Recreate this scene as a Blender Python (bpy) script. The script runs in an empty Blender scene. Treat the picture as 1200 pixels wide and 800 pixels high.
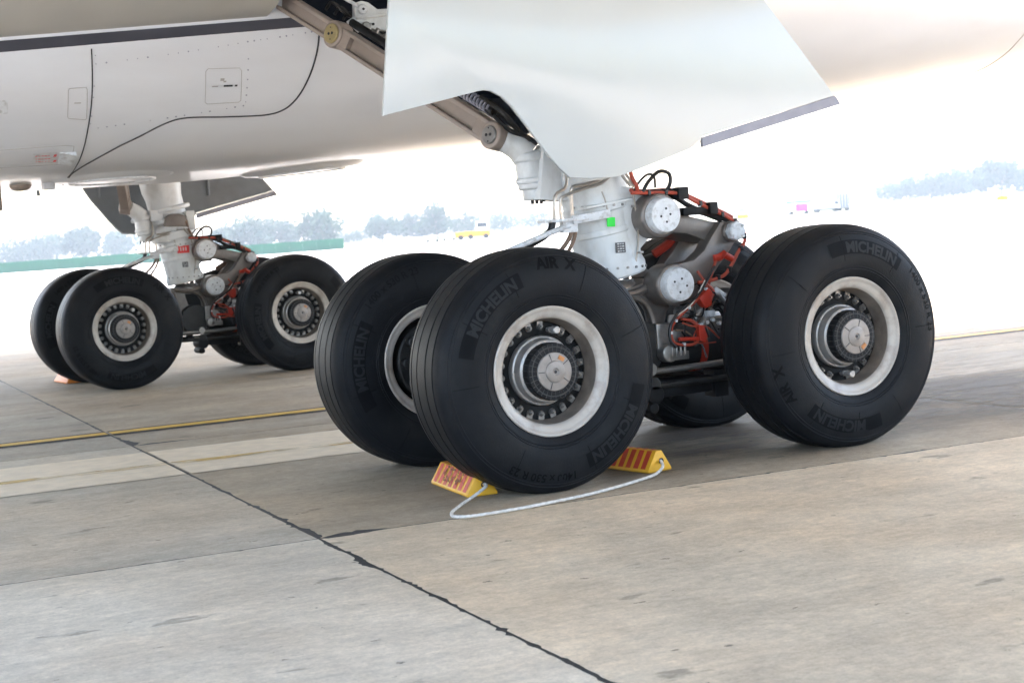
import bpy, bmesh, math, random
from mathutils import Vector, Matrix
R = math.radians
random.seed(7)
sc = bpy.context.scene
COL = sc.collection

# ------------------------------------------------------------------ camera, sky, sun, exposure
CAM = Vector((-4.1063, -7.9706, 1.4359))
yaw, pit, rol = 0.4642, -0.0683, -0.0720
fw = Vector((math.sin(yaw) * math.cos(pit), math.cos(yaw) * math.cos(pit), math.sin(pit)))
rt = Vector((math.cos(yaw), -math.sin(yaw), 0))
up = rt.cross(fw)
r2 = rt * math.cos(rol) + up * math.sin(rol)
u2 = -rt * math.sin(rol) + up * math.cos(rol)
cd = bpy.data.cameras.new('camera')
cam = bpy.data.objects.new('camera', cd)
COL.objects.link(cam)
M = Matrix((r2, u2, -fw)).transposed().to_4x4()
M.translation = CAM
cam.matrix_world = M
cd.sensor_width = 36
cd.lens = 36 * 1920 / 1200
cd.clip_end = 6000
cd.dof.use_dof = True
cd.dof.focus_distance = 9.0
cd.dof.aperture_fstop = 5.0
sc.camera = cam

SUN_EL, SUN_AZ = 60, 25          # azimuth clockwise from +Y
w = bpy.data.worlds.new('World')
sc.world = w
w.use_nodes = True
nt = w.node_tree
sky = nt.nodes.new('ShaderNodeTexSky')
sky.sky_type = 'NISHITA'
sky.sun_disc = False
sky.sun_elevation = R(SUN_EL)
sky.sun_rotation = R(SUN_AZ)
sky.air_density = 1.0
sky.dust_density = 4.0
sky.ozone_density = 1.0
nt.links.new(sky.outputs[0], nt.nodes['Background'].inputs[0])
nt.nodes['Background'].inputs[1].default_value = 0.15
sl = bpy.data.lights.new('sun', 'SUN')
sl.energy = 1.3
sl.angle = R(16)
sl.color = (1, .96, .90)
sun = bpy.data.objects.new('sun', sl)
COL.objects.link(sun)
sd = Vector((math.sin(R(SUN_AZ)) * math.cos(R(SUN_EL)), math.cos(R(SUN_AZ)) * math.cos(R(SUN_EL)), math.sin(R(SUN_EL))))
sun.rotation_euler = sd.to_track_quat('Z', 'Y').to_euler()
sc.view_settings.view_transform = 'Standard'
sc.view_settings.look = 'None'
sc.view_settings.gamma = 1
sc.view_settings.use_curve_mapping = False
sc.view_settings.exposure = 3.38
sc.cycles.max_bounces = 8
sc.cycles.diffuse_bounces = 3
sc.cycles.use_denoising = True

# ------------------------------------------------------------------ materials
def mat(name, col, rough=.5, metal=0., var=.12, scale=6., bump=0., bscale=60., dirt=0., dcol=(.10, .085, .07), dscale=2.5, spec=.5, coat=0., stretch=(1, 1, 1)):
    m = bpy.data.materials.new(name)
    m.use_nodes = True
    t = m.node_tree
    b = t.nodes['Principled BSDF']
    b.inputs['Metallic'].default_value = metal
    b.inputs['Specular IOR Level'].default_value = spec
    b.inputs['Coat Weight'].default_value = coat
    b.inputs['Coat Roughness'].default_value = .12
    tc = t.nodes.new('ShaderNodeTexCoord')
    mp = t.nodes.new('ShaderNodeMapping')
    mp.inputs['Scale'].default_value = stretch
    t.links.new(tc.outputs['Object'], mp.inputs[0])
    n = t.nodes.new('ShaderNodeTexNoise')
    n.inputs['Scale'].default_value = scale
    n.inputs['Detail'].default_value = 8
    t.links.new(mp.outputs[0], n.inputs['Vector'])
    r = t.nodes.new('ShaderNodeValToRGB')
    r.color_ramp.elements[0].position = .3
    r.color_ramp.elements[1].position = .7
    r.color_ramp.elements[0].color = tuple(c * (1 - var) for c in col) + (1,)
    r.color_ramp.elements[1].color = tuple(min(1, c * (1 + var)) for c in col) + (1,)
    t.links.new(n.outputs['Fac'], r.inputs[0])
    out = r.outputs[0]
    if dirt > 0:
        n2 = t.nodes.new('ShaderNodeTexNoise')
        n2.inputs['Scale'].default_value = dscale
        n2.inputs['Detail'].default_value = 10
        n2.inputs['Roughness'].default_value = .65
        t.links.new(mp.outputs[0], n2.inputs['Vector'])
        mr = t.nodes.new('ShaderNodeMapRange')
        mr.inputs[1].default_value = .48
        mr.inputs[2].default_value = .72
        mr.inputs[4].default_value = dirt
        t.links.new(n2.outputs['Fac'], mr.inputs[0])
        mx = t.nodes.new('ShaderNodeMixRGB')
        mx.inputs[2].default_value = dcol + (1,)
        t.links.new(mr.outputs[0], mx.inputs[0])
        t.links.new(out, mx.inputs[1])
        out = mx.outputs[0]
    t.links.new(out, b.inputs['Base Color'])
    rr = t.nodes.new('ShaderNodeMapRange')
    rr.inputs[3].default_value = max(.02, rough - .08)
    rr.inputs[4].default_value = min(1, rough + .08)
    t.links.new(n.outputs['Fac'], rr.inputs[0])
    t.links.new(rr.outputs[0], b.inputs['Roughness'])
    if bump > 0:
        nb = t.nodes.new('ShaderNodeTexNoise')
        nb.inputs['Scale'].default_value = bscale
        nb.inputs['Detail'].default_value = 6
        t.links.new(mp.outputs[0], nb.inputs['Vector'])
        bp = t.nodes.new('ShaderNodeBump')
        bp.inputs['Strength'].default_value = bump
        bp.inputs['Distance'].default_value = .01
        t.links.new(nb.outputs['Fac'], bp.inputs['Height'])
        t.links.new(bp.outputs[0], b.inputs['Normal'])
    return m

def N(t, kind, **kw):
    n = t.nodes.new(kind)
    for k, v in kw.items():
        n.inputs[k.replace('_', ' ')].default_value = v
    return n

def math_node(t, op, a, b=None, clamp=False):
    n = t.nodes.new('ShaderNodeMath')
    n.operation = op
    n.use_clamp = clamp
    for i, v in enumerate((a, b)):
        if v is None:
            continue
        if isinstance(v, (int, float)):
            n.inputs[i].default_value = v
        else:
            t.links.new(v, n.inputs[i])
    return n.outputs[0]

def concrete():
    m = bpy.data.materials.new('apron_concrete')
    m.use_nodes = True
    t = m.node_tree
    b = t.nodes['Principled BSDF']
    geo = t.nodes.new('ShaderNodeNewGeometry')
    oi = t.nodes.new('ShaderNodeObjectInfo')
    def noise(scale, detail=8, rough=.6, st=(1, 1, 1), rot=0):
        mp = t.nodes.new('ShaderNodeMapping')
        mp.inputs['Scale'].default_value = st
        mp.inputs['Rotation'].default_value = (0, 0, rot)
        t.links.new(geo.outputs['Position'], mp.inputs[0])
        n = t.nodes.new('ShaderNodeTexNoise')
        n.inputs['Scale'].default_value = scale
        n.inputs['Detail'].default_value = detail
        n.inputs['Roughness'].default_value = rough
        t.links.new(mp.outputs[0], n.inputs['Vector'])
        return n.outputs['Fac']
    def rng(x, a, bb, c, d):
        n = t.nodes.new('ShaderNodeMapRange')
        for i, v in enumerate((a, bb, c, d)):
            n.inputs[i + 1].default_value = v
        t.links.new(x, n.inputs[0])
        return n.outputs[0]
    blot = rng(noise(.7), .3, .7, .80, 1.16)
    mid = rng(noise(5, 10, .75), .3, .7, .84, 1.13)
    fine = rng(noise(70, 5, .85), .3, .7, .82, 1.15)
    grain = rng(noise(22, 8, .8, (.8, 1.1, 1)), .32, .68, .78, 1.16)
    streak = rng(noise(1.3, 10, .72, (.38, 1.5, 1), R(3.3)), .36, .60, .86, 1.05)
    streak2 = rng(noise(5, 6, .6, (.12, 3.0, 1), R(2)), .35, .6, .97, 1.02)
    f = math_node(t, 'MULTIPLY', blot, mid)
    f = math_node(t, 'MULTIPLY', f, fine)
    f = math_node(t, 'MULTIPLY', f, streak)
    f = math_node(t, 'MULTIPLY', f, streak2)
    f = math_node(t, 'MULTIPLY', f, grain)
    # rubber and oil spots
    sp = rng(noise(3.1, 5, .55, (.6, 1.3, 1)), .655, .69, 0, .55)
    sp2 = rng(noise(11, 4, .6, (.6, 1.1, 1)), .685, .70, 0, .85)
    spot = math_node(t, 'MAXIMUM', sp, sp2)
    keep = math_node(t, 'SUBTRACT', 1, spot)
    f = math_node(t, 'MULTIPLY', f, math_node(t, 'ADD', math_node(t, 'MULTIPLY', keep, .75), .25))
    mx = t.nodes.new('ShaderNodeMixRGB')
    mx.blend_type = 'MULTIPLY'
    mx.inputs[0].default_value = 1
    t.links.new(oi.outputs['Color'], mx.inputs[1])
    cr = t.nodes.new('ShaderNodeCombineColor')
    for i in range(3):
        t.links.new(f, cr.inputs[i])
    t.links.new(cr.outputs[0], mx.inputs[2])
    # warm / cool drift
    wc = t.nodes.new('ShaderNodeMixRGB')
    wc.blend_type = 'MULTIPLY'
    wc.inputs[2].default_value = (1.06, .98, .90, 1)
    t.links.new(rng(noise(.45, 5), .4, .65, 0, 1), wc.inputs[0])
    t.links.new(mx.outputs[0], wc.inputs[1])
    t.links.new(wc.outputs[0], b.inputs['Base Color'])
    b.inputs['Roughness'].default_value = .78
    b.inputs['Specular IOR Level'].default_value = .35
    bp = t.nodes.new('ShaderNodeBump')
    bp.inputs['Strength'].default_value = .6
    bp.inputs['Distance'].default_value = .006
    t.links.new(noise(45, 10, .8), bp.inputs['Height'])
    t.links.new(bp.outputs[0], b.inputs['Normal'])
    return m

def worn_paint(name, col, lo, hi, scale=5, st=(.35, 1.5, 1), var=.15, peak=1.0):
    """road paint: the noise eats through it down to the slab below"""
    m = mat(name, col, .7, 0, var, 8, .2, 80)
    t = m.node_tree
    b = t.nodes['Principled BSDF']
    out = t.nodes['Material Output']
    geo = t.nodes.new('ShaderNodeNewGeometry')
    mp = t.nodes.new('ShaderNodeMapping')
    mp.inputs['Scale'].default_value = st
    t.links.new(geo.outputs['Position'], mp.inputs[0])
    n = N(t, 'ShaderNodeTexNoise', Scale=scale, Detail=10, Roughness=.7)
    t.links.new(mp.outputs[0], n.inputs['Vector'])
    mr = t.nodes.new('ShaderNodeMapRange')
    mr.inputs[1].default_value = lo
    mr.inputs[2].default_value = hi
    mr.inputs[4].default_value = peak
    t.links.new(n.outputs['Fac'], mr.inputs[0])
    tr = t.nodes.new('ShaderNodeBsdfTransparent')
    ms = t.nodes.new('ShaderNodeMixShader')
    t.links.new(mr.outputs[0], ms.inputs[0])
    t.links.new(tr.outputs[0], ms.inputs[1])
    t.links.new(b.outputs[0], ms.inputs[2])
    t.links.new(ms.outputs[0], out.inputs['Surface'])
    return m

MT = dict(
    white=mat('aircraft_white_paint', (.655, .67, .70), .32, 0, .03, 3, .03, 30, .16, (.36, .31, .27), 1.3, coat=.25, stretch=(.35, 1, 1)),
    wing=mat('wing_shaded_grey', (.40, .385, .35), .42, 0, .05, 3, 0, 30, .15, (.25, .22, .18), 1.1, stretch=(1, .4, 1)),  # beige grey carries the shade of the downward-facing skin
    stripe=mat('charcoal_stripe_paint', (.045, .046, .06), .4, 0, .1, 4),
    seam=mat('panel_gap_dark', (.03, .03, .034), .8),
    faint=mat('panel_edge_grey', (.36, .345, .335), .6),
    door=mat('door_pale_paint', (.46, .49, .495), .16, 0, .02, 2, 0, 2.2, .06, (.45, .43, .40), 1.6, coat=.4),
    primer=mat('door_inner_primer', (.155, .17, .182), .5, 0, .1, 4, 0, 30, .3, (.08, .07, .06), 3),
    seal=mat('grey_rubber_seal', (.27, .275, .33), .6, 0, .1, 12),
    leg=mat('leg_grey_paint', (.63, .65, .65), .38, 0, .05, 8, .03, 40, .45, (.24, .21, .17), 5, stretch=(1, 1, .5)),
    taupe=mat('bare_forging', (.18, .160, .146), .40, .55, .12, 7, .05, 90, .45, (.07, .06, .05), 6),
    stay=mat('stay_brown_paint', (.30, .25, .215), .45, .15, .08, 7, .03, 60, .35, (.13, .10, .08), 7),
    gold=mat('cadmium_pin', (.42, .34, .17), .4, .5, .12, 20),
    cap=mat('pin_cap_paint', (.60, .62, .64), .45, 0, .06, 30, 0, 60, .7, (.22, .19, .16), 26),
    chrome=mat('polished_piston', (.6, .58, .55), .12, 1, .02, 5),
    steel=mat('steel_fitting', (.27, .26, .25), .38, .8, .15, 20),
    pipe=mat('hydraulic_pipe', (.40, .37, .33), .35, .7, .1, 20),
    brown=mat('braided_hose', (.17, .11, .075), .6, .1, .3, 80),
    black=mat('black_grease_metal', (.007, .007, .008), .55, .1, .3, 10, spec=.25),
    dark=mat('dark_machinery', (.022, .0215, .021), .5, .3, .4, 9, .05, 80),
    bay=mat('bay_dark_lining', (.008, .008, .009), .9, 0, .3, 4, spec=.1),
    hose=mat('black_rubber_hose', (.008, .008, .009), .45, 0, .2, 20),
    orange=mat('orange_sleeve', (.36, .052, .026), .55, 0, .15, 25, 0, 60, .4, (.12, .04, .03), 20),
    red=mat('red_duct', (.38, .028, .012), .45, 0, .1, 12),
    tyre=mat('tyre_rubber', (.0075, .0082, .0098), .50, 0, .22, 5, .12, 120, .85, (.0175, .0170, .0165), 3.0, spec=.135),
    plaque=mat('tyre_plaque', (.0046, .005, .006), .6, 0, .2, 20, spec=.075),
    letter=mat('tyre_lettering', (.011, .0118, .0135), .55, 0, .2, 30, spec=.17),
    letterdark=mat('tyre_lettering_dark', (.004, .0043, .005), .65, 0, .2, 30, spec=.06),
    rim=mat('wheel_cream_paint', (.41, .375, .335), .40, .1, .08, 9, .03, 90, .65, (.17, .125, .09), 7),
    hubm=mat('hub_grey_metal', (.36, .345, .33), .36, .5, .08, 14, .03, 90, .35, (.14, .12, .10), 12),
    capm=mat('hub_cap_metal', (.25, .225, .205), .45, .4, .14, 18, .03, 90, .4, (.13, .11, .095), 16),
    well=mat('rim_well_brown', (.185, .155, .128), .5, .15, .25, 9, .03, 90, .7, (.06, .045, .035), 6),  # darker and browner than the rim face
    web=mat('wheel_web_dark', (.007, .007, .007), .6, .1, .3, 12, spec=.2),
    bolt=mat('wheel_bolt_steel', (.22, .21, .20), .34, .8, .2, 30, 0, 60, .5, (.03, .03, .03), 30),
    ribs=mat('fan_rib_metal', (.045, .043, .042), .5, .3, .2, 40),
    tag=mat('orange_tag', (.50, .20, .06), .6, 0, .2, 40),
    green=mat('green_sticker', (.02, .72, .06), .5, 0, .04, 20),
    redst=mat('red_sticker', (.72, .03, .03), .5, 0, .04, 20),
    dark_plate=mat('data_plate', (.05, .05, .055), .4),
    print_=mat('plate_print', (.55, .55, .55), .5),
    rope=mat('white_rope', (.64, .60, .545), .85, 0, .2, 40, .4, 140),
    yellow=mat('chock_yellow', (.78, .40, .02), .5, 0, .1, 14, .04, 60, .35, (.30, .15, .03), 14),
    chred=mat('chock_red', (.55, .045, .022), .55, 0, .15, 14, 0, 60, .55, (.50, .17, .05), 16),
    grime=mat('chock_grime', (.22, .10, .045), .8, 0, .3, 40),
    orangech=mat('chock_orange', (.72, .22, .03), .55, 0, .1, 14),
    concrete=concrete(),
    sealant=mat('joint_sealant', (.016, .016, .017), .7, 0, .4, 12, .4, 40),
    yline=worn_paint('apron_yellow_paint', (.60, .36, .035), .30, .40),
    yedge=worn_paint('apron_black_edge', (.022, .022, .024), .36, .48, peak=.85),
    yfade=worn_paint('apron_faded_yellow', (.62, .40, .09), .38, .60, 4, peak=.75),
    pale=worn_paint('apron_pale_strip', (.76, .645, .48), .16, .36, 3.0, (.3, 1.2, 1), .1, .92),
    palefar=worn_paint('apron_pale_strip_worn', (.55, .47, .36), .25, .55, 3.0, (.3, 1.2, 1), .1, .55),
    fence=mat('fence_green_paint', (.012, .085, .045), .7, 0, .08, .5, spec=.1),
    trunk=mat('bark', (.09, .065, .045), .9),
    leafa=mat('leaf_dark', (.018, .034, .020), .9, 0, .25, .2, spec=.02),
    leafb=mat('leaf_mid', (.022, .042, .024), .9, 0, .25, .2, spec=.02),
    grass=mat('dry_grass', (.075, .085, .04), .95, 0, .25, .05, spec=.05),
    vyel=mat('vehicle_yellow', (.55, .25, .005), .5, spec=.1),
    vwhite=mat('vehicle_white', (.55, .55, .54), .5, spec=.1),
    vteal=mat('vehicle_teal', (.02, .15, .14), .6, spec=.1),
    vpink=mat('vehicle_pink', (.50, .035, .20), .6, spec=.1),
    vgrey=mat('vehicle_grey', (.17, .16, .17), .6, spec=.1),
    glass=mat('vehicle_glass', (.02, .025, .03), .1),
)

# ------------------------------------------------------------------ mesh helpers
def crom(pts, n=8):
    P = [Vector(p) for p in pts]
    if len(P) < 3:
        return P
    Q = [P[0] * 2 - P[1]] + P + [P[-1] * 2 - P[-2]]
    out = []
    for i in range(1, len(Q) - 2):
        a, b, c, d = Q[i - 1:i + 3]
        for k in range(n):
            t = k / n
            out.append(.5 * ((2 * b) + (c - a) * t + (2 * a - 5 * b + 4 * c - d) * t * t + (3 * b - a - 3 * c + d) * t ** 3))
    out.append(P[-1])
    return out

def basis(ax):
    ax = Vector(ax).normalized()
    h = Vector((0, 0, 1)) if abs(ax.z) < .9 else Vector((1, 0, 0))
    a = h.cross(ax).normalized()
    return a, ax.cross(a), ax

class MB:
    def __init__(s):
        s.v, s.f = [], []
    def add(s, v, f):
        o = len(s.v)
        s.v += [Vector(p) for p in v]
        s.f += [tuple(i + o for i in q) for q in f]
        return s
    def box(s, c, size, ax=None):
        X, Y, Z = ax if ax else (Vector((1, 0, 0)), Vector((0, 1, 0)), Vector((0, 0, 1)))
        c = Vector(c)
        a, b, d = [q / 2 for q in size]
        V = [c + X * (i * a) + Y * (j * b) + Z * (k * d) for i in (-1, 1) for j in (-1, 1) for k in (-1, 1)]
        return s.add(V, [(0, 1, 3, 2), (4, 6, 7, 5), (0, 4, 5, 1), (2, 3, 7, 6), (0, 2, 6, 4), (1, 5, 7, 3)])
    def rev(s, prof, o, ax, n=32, cap0=False, cap1=False):
        a, b, k = basis(ax)
        o = Vector(o)
        V, F = [], []
        m = len(prof)
        for i in range(n):
            t = 2 * math.pi * i / n
            d = a * math.cos(t) + b * math.sin(t)
            V += [o + d * r + k * h for r, h in prof]
        for i in range(n):
            j = (i + 1) % n
            for q in range(m - 1):
                F.append((i * m + q, j * m + q, j * m + q + 1, i * m + q + 1))
        if cap0:
            F.append(tuple(i * m for i in reversed(range(n))))
        if cap1:
            F.append(tuple(i * m + m - 1 for i in range(n)))
        return s.add(V, F)
    def cyl(s, p, q, r, r1=None, n=24, bev=.0):
        p, q = Vector(p), Vector(q)
        L = (q - p).length
        r1 = r if r1 is None else r1
        if bev:
            pr = [(r - bev, 0), (r, bev), (r1, L - bev), (r1 - bev, L)]
        else:
            pr = [(r, 0), (r1, L)]
        return s.rev(pr, p, q - p, n, True, True)
    def tube(s, pts, r, n=8, sm=8):
        P = crom(pts, sm) if sm else [Vector(p) for p in pts]
        V, F = [], []
        t0 = (P[1] - P[0]).normalized()
        a, b, _ = basis(t0)
        for i, p in enumerate(P):
            t = (P[min(i + 1, len(P) - 1)] - P[max(i - 1, 0)]).normalized()
            a = (a - t * a.dot(t)).normalized()
            b = t.cross(a)
            rr = r(i / (len(P) - 1)) if callable(r) else r
            V += [p + (a * math.cos(2 * math.pi * k / n) + b * math.sin(2 * math.pi * k / n)) * rr for k in range(n)]
        for i in range(len(P) - 1):
            for k in range(n):
                l = (k + 1) % n
                F.append((i * n + k, i * n + l, (i + 1) * n + l, (i + 1) * n + k))
        F.append(tuple(reversed(range(n))))
        F.append(tuple((len(P) - 1) * n + k for k in range(n)))
        return s.add(V, F)
    def prism(s, poly, y0, y1):
        """polygon in (x, z) pushed from y0 to y1"""
        n = len(poly)
        V = [(x, y0, z) for x, z in poly] + [(x, y1, z) for x, z in poly]
        F = [tuple(range(n)), tuple(reversed(range(n, 2 * n)))] + [(i, i + n, (i + 1) % n + n, (i + 1) % n) for i in range(n)]
        return s.add(V, F)
    def build(s, name, m, parent=None, loc=(0, 0, 0), smooth=38, bevel=0, mirror=False, off=None, seg=2):
        V = s.v
        if off is not None:
            V = [p - Vector(off) for p in V]
        F = s.f
        if mirror:
            V = [Vector((p.x, -p.y, p.z)) for p in V]
            F = [tuple(reversed(q)) for q in F]
        me = bpy.data.meshes.new(name)
        me.from_pydata([tuple(p) for p in V], [], F)
        bm = bmesh.new()
        bm.from_mesh(me)
        bmesh.ops.recalc_face_normals(bm, faces=bm.faces)
        if bevel:
            ed = [e for e in bm.edges if len(e.link_faces) == 2 and e.calc_face_angle(0) > R(28)]
            bmesh.ops.bevel(bm, geom=ed, offset=bevel, segments=seg, profile=.6, affect='EDGES', clamp_overlap=True)
        bm.to_mesh(me)
        bm.free()
        me.materials.append(m)
        if smooth:
            for p in me.polygons:
                p.use_smooth = not (bevel and len(p.vertices) > 4)
            me.set_sharp_from_angle(angle=R(smooth))
        o = bpy.data.objects.new(name, me)
        COL.objects.link(o)
        o.parent = parent
        o.location = loc
        return o

def empty(name, loc=(0, 0, 0), parent=None):
    o = bpy.data.objects.new(name, None)
    o.empty_display_size = .2
    COL.objects.link(o)
    o.location = loc
    o.parent = parent
    return o

def tag(o, label=None, cat=None, group=None, kind=None):
    for k, v in (('label', label), ('category', cat), ('group', group), ('kind', kind)):
        if v:
            o[k] = v
    return o

def clone(o, parent, loc=None):
    c = o.copy()
    COL.objects.link(c)
    c.parent = parent
    if loc is not None:
        c.location = loc
    return c

def text_mesh(txt, size, bold=0.0):
    cu = bpy.data.curves.new('txt', 'FONT')
    cu.body = txt
    cu.size = size
    cu.offset = bold
    cu.resolution_u = 3
    ob = bpy.data.objects.new('txt', cu)
    COL.objects.link(ob)
    dg = bpy.context.evaluated_depsgraph_get()
    me = bpy.data.meshes.new_from_object(ob.evaluated_get(dg))
    bt = bmesh.new()
    bt.from_mesh(me)
    for k in range(1, 7):
        bmesh.ops.bisect_plane(bt, geom=bt.verts[:] + bt.edges[:] + bt.faces[:], plane_co=(0, size * .7 * k / 7, 0), plane_no=(0, 1, 0))
    bt.to_mesh(me)
    bt.free()
    V = [v.co.copy() for v in me.vertices]
    F = [tuple(p.vertices) for p in me.polygons]
    bpy.data.objects.remove(ob)
    bpy.data.curves.remove(cu)
    bpy.data.meshes.remove(me)
    return V, F

# ------------------------------------------------------------------ ground: slabs, joints, paint
apron = empty('apron')
tag(apron, kind='structure')
ROT = R(-3.3)
ex = Vector((math.cos(ROT), math.sin(ROT), 0))
ey = Vector((-math.sin(ROT), math.cos(ROT), 0))
O0 = Vector((-1.46, -.43, 0))
PX, PY = 5.15, 4.87
I0, I1, J0, J1 = -2, 4, -2, 7
def slab(i, j):
    rnd = random.Random(i * 31 + j * 7 + 5)
    g = [.008, .008, .008, .008]           # half gap left, right, bottom, top
    x0, x1, y0, y1 = i * PX + g[0], (i + 1) * PX - g[1], j * PY + g[2], (j + 1) * PY - g[3]
    pts = []
    step = .03
    def edge(a, b, nx, ny, spalls):
        L = math.hypot(b[0] - a[0], b[1] - a[1])
        n = int(L / step)
        w0 = 0
        for k in range(n):
            t = k / n
            w0 = w0 * .7 + rnd.gauss(0, .0014)
            d = abs(w0) * .8 + (rnd.random() ** 16) * .02
            for c, wd, dp in spalls:
                u = abs(t * L - c) / wd
                if u < 1:
                    d += dp * (1 - u ** 1.5) * (.65 + .5 * rnd.random())
            cd_ = min(t * L, L - t * L)
            d = min(d, .004 + cd_ * .55)
            pts.append((a[0] + (b[0] - a[0]) * t + nx * d, a[1] + (b[1] - a[1]) * t + ny * d))
    sp = {0: [], 1: [], 2: [], 3: []}
    for q in range(4):
        for _ in range(rnd.randint(1, 4)):
            sp[q].append((rnd.uniform(.2, 4.7), rnd.uniform(.04, .22), rnd.uniform(.003, .012)))
    if (i, j) == (0, 0):
        sp[0] += [(.10, .16, .05), (.24, .12, .045), (.0, .42, .02)]
        sp[3] += [(PY - .10, .16, .035), (PY - .28, .10, .04), (PY - .5, .3, .012), (PY - 1.0, .25, .012), (PY - 1.25, .06, .02), (PY - 1.9, .12, .012)]
    if (i, j) == (-1, -1):
        sp[1] += [(PY - .75, .16, .03)]
    if (i, j) == (0, -1):
        sp[2] += [(PX - .12, .2, .03)]
        sp[3] += [(.55, .12, .010), (2.55, .04, .014), (2.9, .16, .010), (3.15, .05, .016), (1.6, .1, .008)]
    if (i, j) == (0, 1):
        sp[0] += [(.1, .35, .10)]
        sp[3] += [(PY - .1, .5, .09)]
    edge((x0, y0), (x1, y0), 0, 1, sp[0])
    edge((x1, y0), (x1, y1), -1, 0, sp[1])
    edge((x1, y1), (x0, y1), 0, -1, sp[2])
    edge((x0, y1), (x0, y0), 1, 0, sp[3])
    n = len(pts)
    V = [O0 + ex * x + ey * y for x, y in pts]
    V += [p - Vector((0, 0, .05)) for p in V]
    F = [tuple(range(n))] + [(k, k + n, (k + 1) % n + n, (k + 1) % n) for k in range(n)]
    b = MB().add(V, F)
    o = b.build('concrete_slab', MT['concrete'], apron, smooth=0)
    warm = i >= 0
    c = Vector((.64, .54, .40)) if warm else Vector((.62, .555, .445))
    k = {-2: 1.0, -1: 1.0, 0: .66, 1: .58, 2: .54, 3: .58}.get(j, .7)  # row tone: the slabs' own, plus painted shade under the aircraft
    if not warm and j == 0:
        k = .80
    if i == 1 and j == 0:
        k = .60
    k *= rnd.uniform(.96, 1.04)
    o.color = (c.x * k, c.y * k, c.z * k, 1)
    return o
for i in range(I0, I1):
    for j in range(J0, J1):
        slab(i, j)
b = MB()
def grid_pt(x, y, z=0):
    return O0 + ex * x + ey * y + Vector((0, 0, z))
xa, xb, ya, yb = I0 * PX, I1 * PX, J0 * PY, J1 * PY
b.add([grid_pt(xa - .02, ya - .02, -.0015), grid_pt(xb + .02, ya - .02, -.0015), grid_pt(xb + .02, yb + .02, -.0015), grid_pt(xa - .02, yb + .02, -.0015)], [(0, 1, 2, 3)])
b.build('joint_sealant', MT['sealant'], apron, smooth=0)
FAR = 1500
b = MB()
b.add([grid_pt(*p) for p in ((-FAR, -FAR), (FAR, -FAR), (FAR, FAR), (-FAR, FAR), (xa, ya), (xb, ya), (xb, yb), (xa, yb))],
      [(0, 1, 5, 4), (1, 2, 6, 5), (2, 3, 7, 6), (3, 0, 4, 7)])
o = b.build('far_pavement', MT['concrete'], apron, smooth=0)
o.color = (.46, .44, .41, 1)

def strip(name, m, x0, x1, ylo, yhi, z):
    """paint laid slab by slab, broken at every joint across it"""
    tn = math.tan(-ROT)
    def joint_x(i, y):
        return O0.x + i * PX * math.cos(ROT) + (y - O0.y + i * PX * math.sin(-ROT)) * tn
    def x_on(i, f, e):
        x = joint_x(i, 3)
        for _ in range(6):
            x = joint_x(i, f(x))
        return x + e
    for i in range(I0, 1 if name == 'faded_line' else I1):
        a, b_, c, d = x_on(i, ylo, .016), x_on(i + 1, ylo, -.016), x_on(i + 1, yhi, -.016), x_on(i, yhi, .016)
        V, F = [], []
        n = 24
        for k in range(n + 1):
            t = k / n
            xl_, xh_ = a + (b_ - a) * t, d + (c - d) * t
            V += [(xl_, ylo(xl_), z), (xh_, yhi(xh_), z)]
        F = [(2 * k, 2 * k + 2, 2 * k + 3, 2 * k + 1) for k in range(n)]
        MB().add(V, F).build(name, MT['palefar'] if i >= 1 and name == 'worn_pale_band' else m, apron, smooth=0)
strip('worn_pale_band', MT['pale'], -11, 22, lambda x: 2.40 - .055 * x, lambda x: 3.82 - .085 * x, .004)
strip('faded_line', MT['yfade'], -11, 22, lambda x: 2.88 - .10 * x, lambda x: 3.02 - .10 * x, .008)
def stain_shade_mat():  # rubber stain plus shade under the gear, both painted as dark colour
    m = worn_paint('stain_and_shade', (.078, .060, .045), .26, .56, 1.7, (.45, 1.3, 1), .25, .88)
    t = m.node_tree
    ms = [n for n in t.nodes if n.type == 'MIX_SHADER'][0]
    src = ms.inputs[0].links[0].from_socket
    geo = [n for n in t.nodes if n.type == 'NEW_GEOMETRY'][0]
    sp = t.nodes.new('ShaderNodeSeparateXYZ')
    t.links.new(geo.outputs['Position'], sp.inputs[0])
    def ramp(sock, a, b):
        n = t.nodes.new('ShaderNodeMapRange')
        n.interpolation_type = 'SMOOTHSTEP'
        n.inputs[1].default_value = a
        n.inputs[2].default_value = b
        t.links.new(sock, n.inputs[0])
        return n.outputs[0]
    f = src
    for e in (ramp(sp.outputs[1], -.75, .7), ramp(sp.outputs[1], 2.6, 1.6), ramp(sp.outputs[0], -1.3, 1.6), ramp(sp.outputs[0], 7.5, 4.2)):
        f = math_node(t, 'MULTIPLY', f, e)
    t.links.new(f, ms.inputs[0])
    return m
strip('stain_and_shade', stain_shade_mat(), -2, 9, lambda x: -.75, lambda x: 2.45 - .055 * x, .012)
yl = lambda x: 5.44 - .055 * x
strip('line_border', MT['yedge'], -11, 26, lambda x: yl(x) - .20, lambda x: yl(x) + .20, .004)
strip('yellow_line', MT['yline'], -11, 26, lambda x: yl(x) - .095, lambda x: yl(x) + .095, .008)

# ------------------------------------------------------------------ the airplane
plane = empty('airplane', (1.0, 5.77, 0))
PO = Vector((1.0, 5.77, 0))
tag(plane, 'white airliner parked on the apron, showing its belly and two four-wheel main landing gears', 'airplane')
def part(mb, name, m, **kw):
    return mb.build(name, m, plane, off=PO, **kw)

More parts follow.
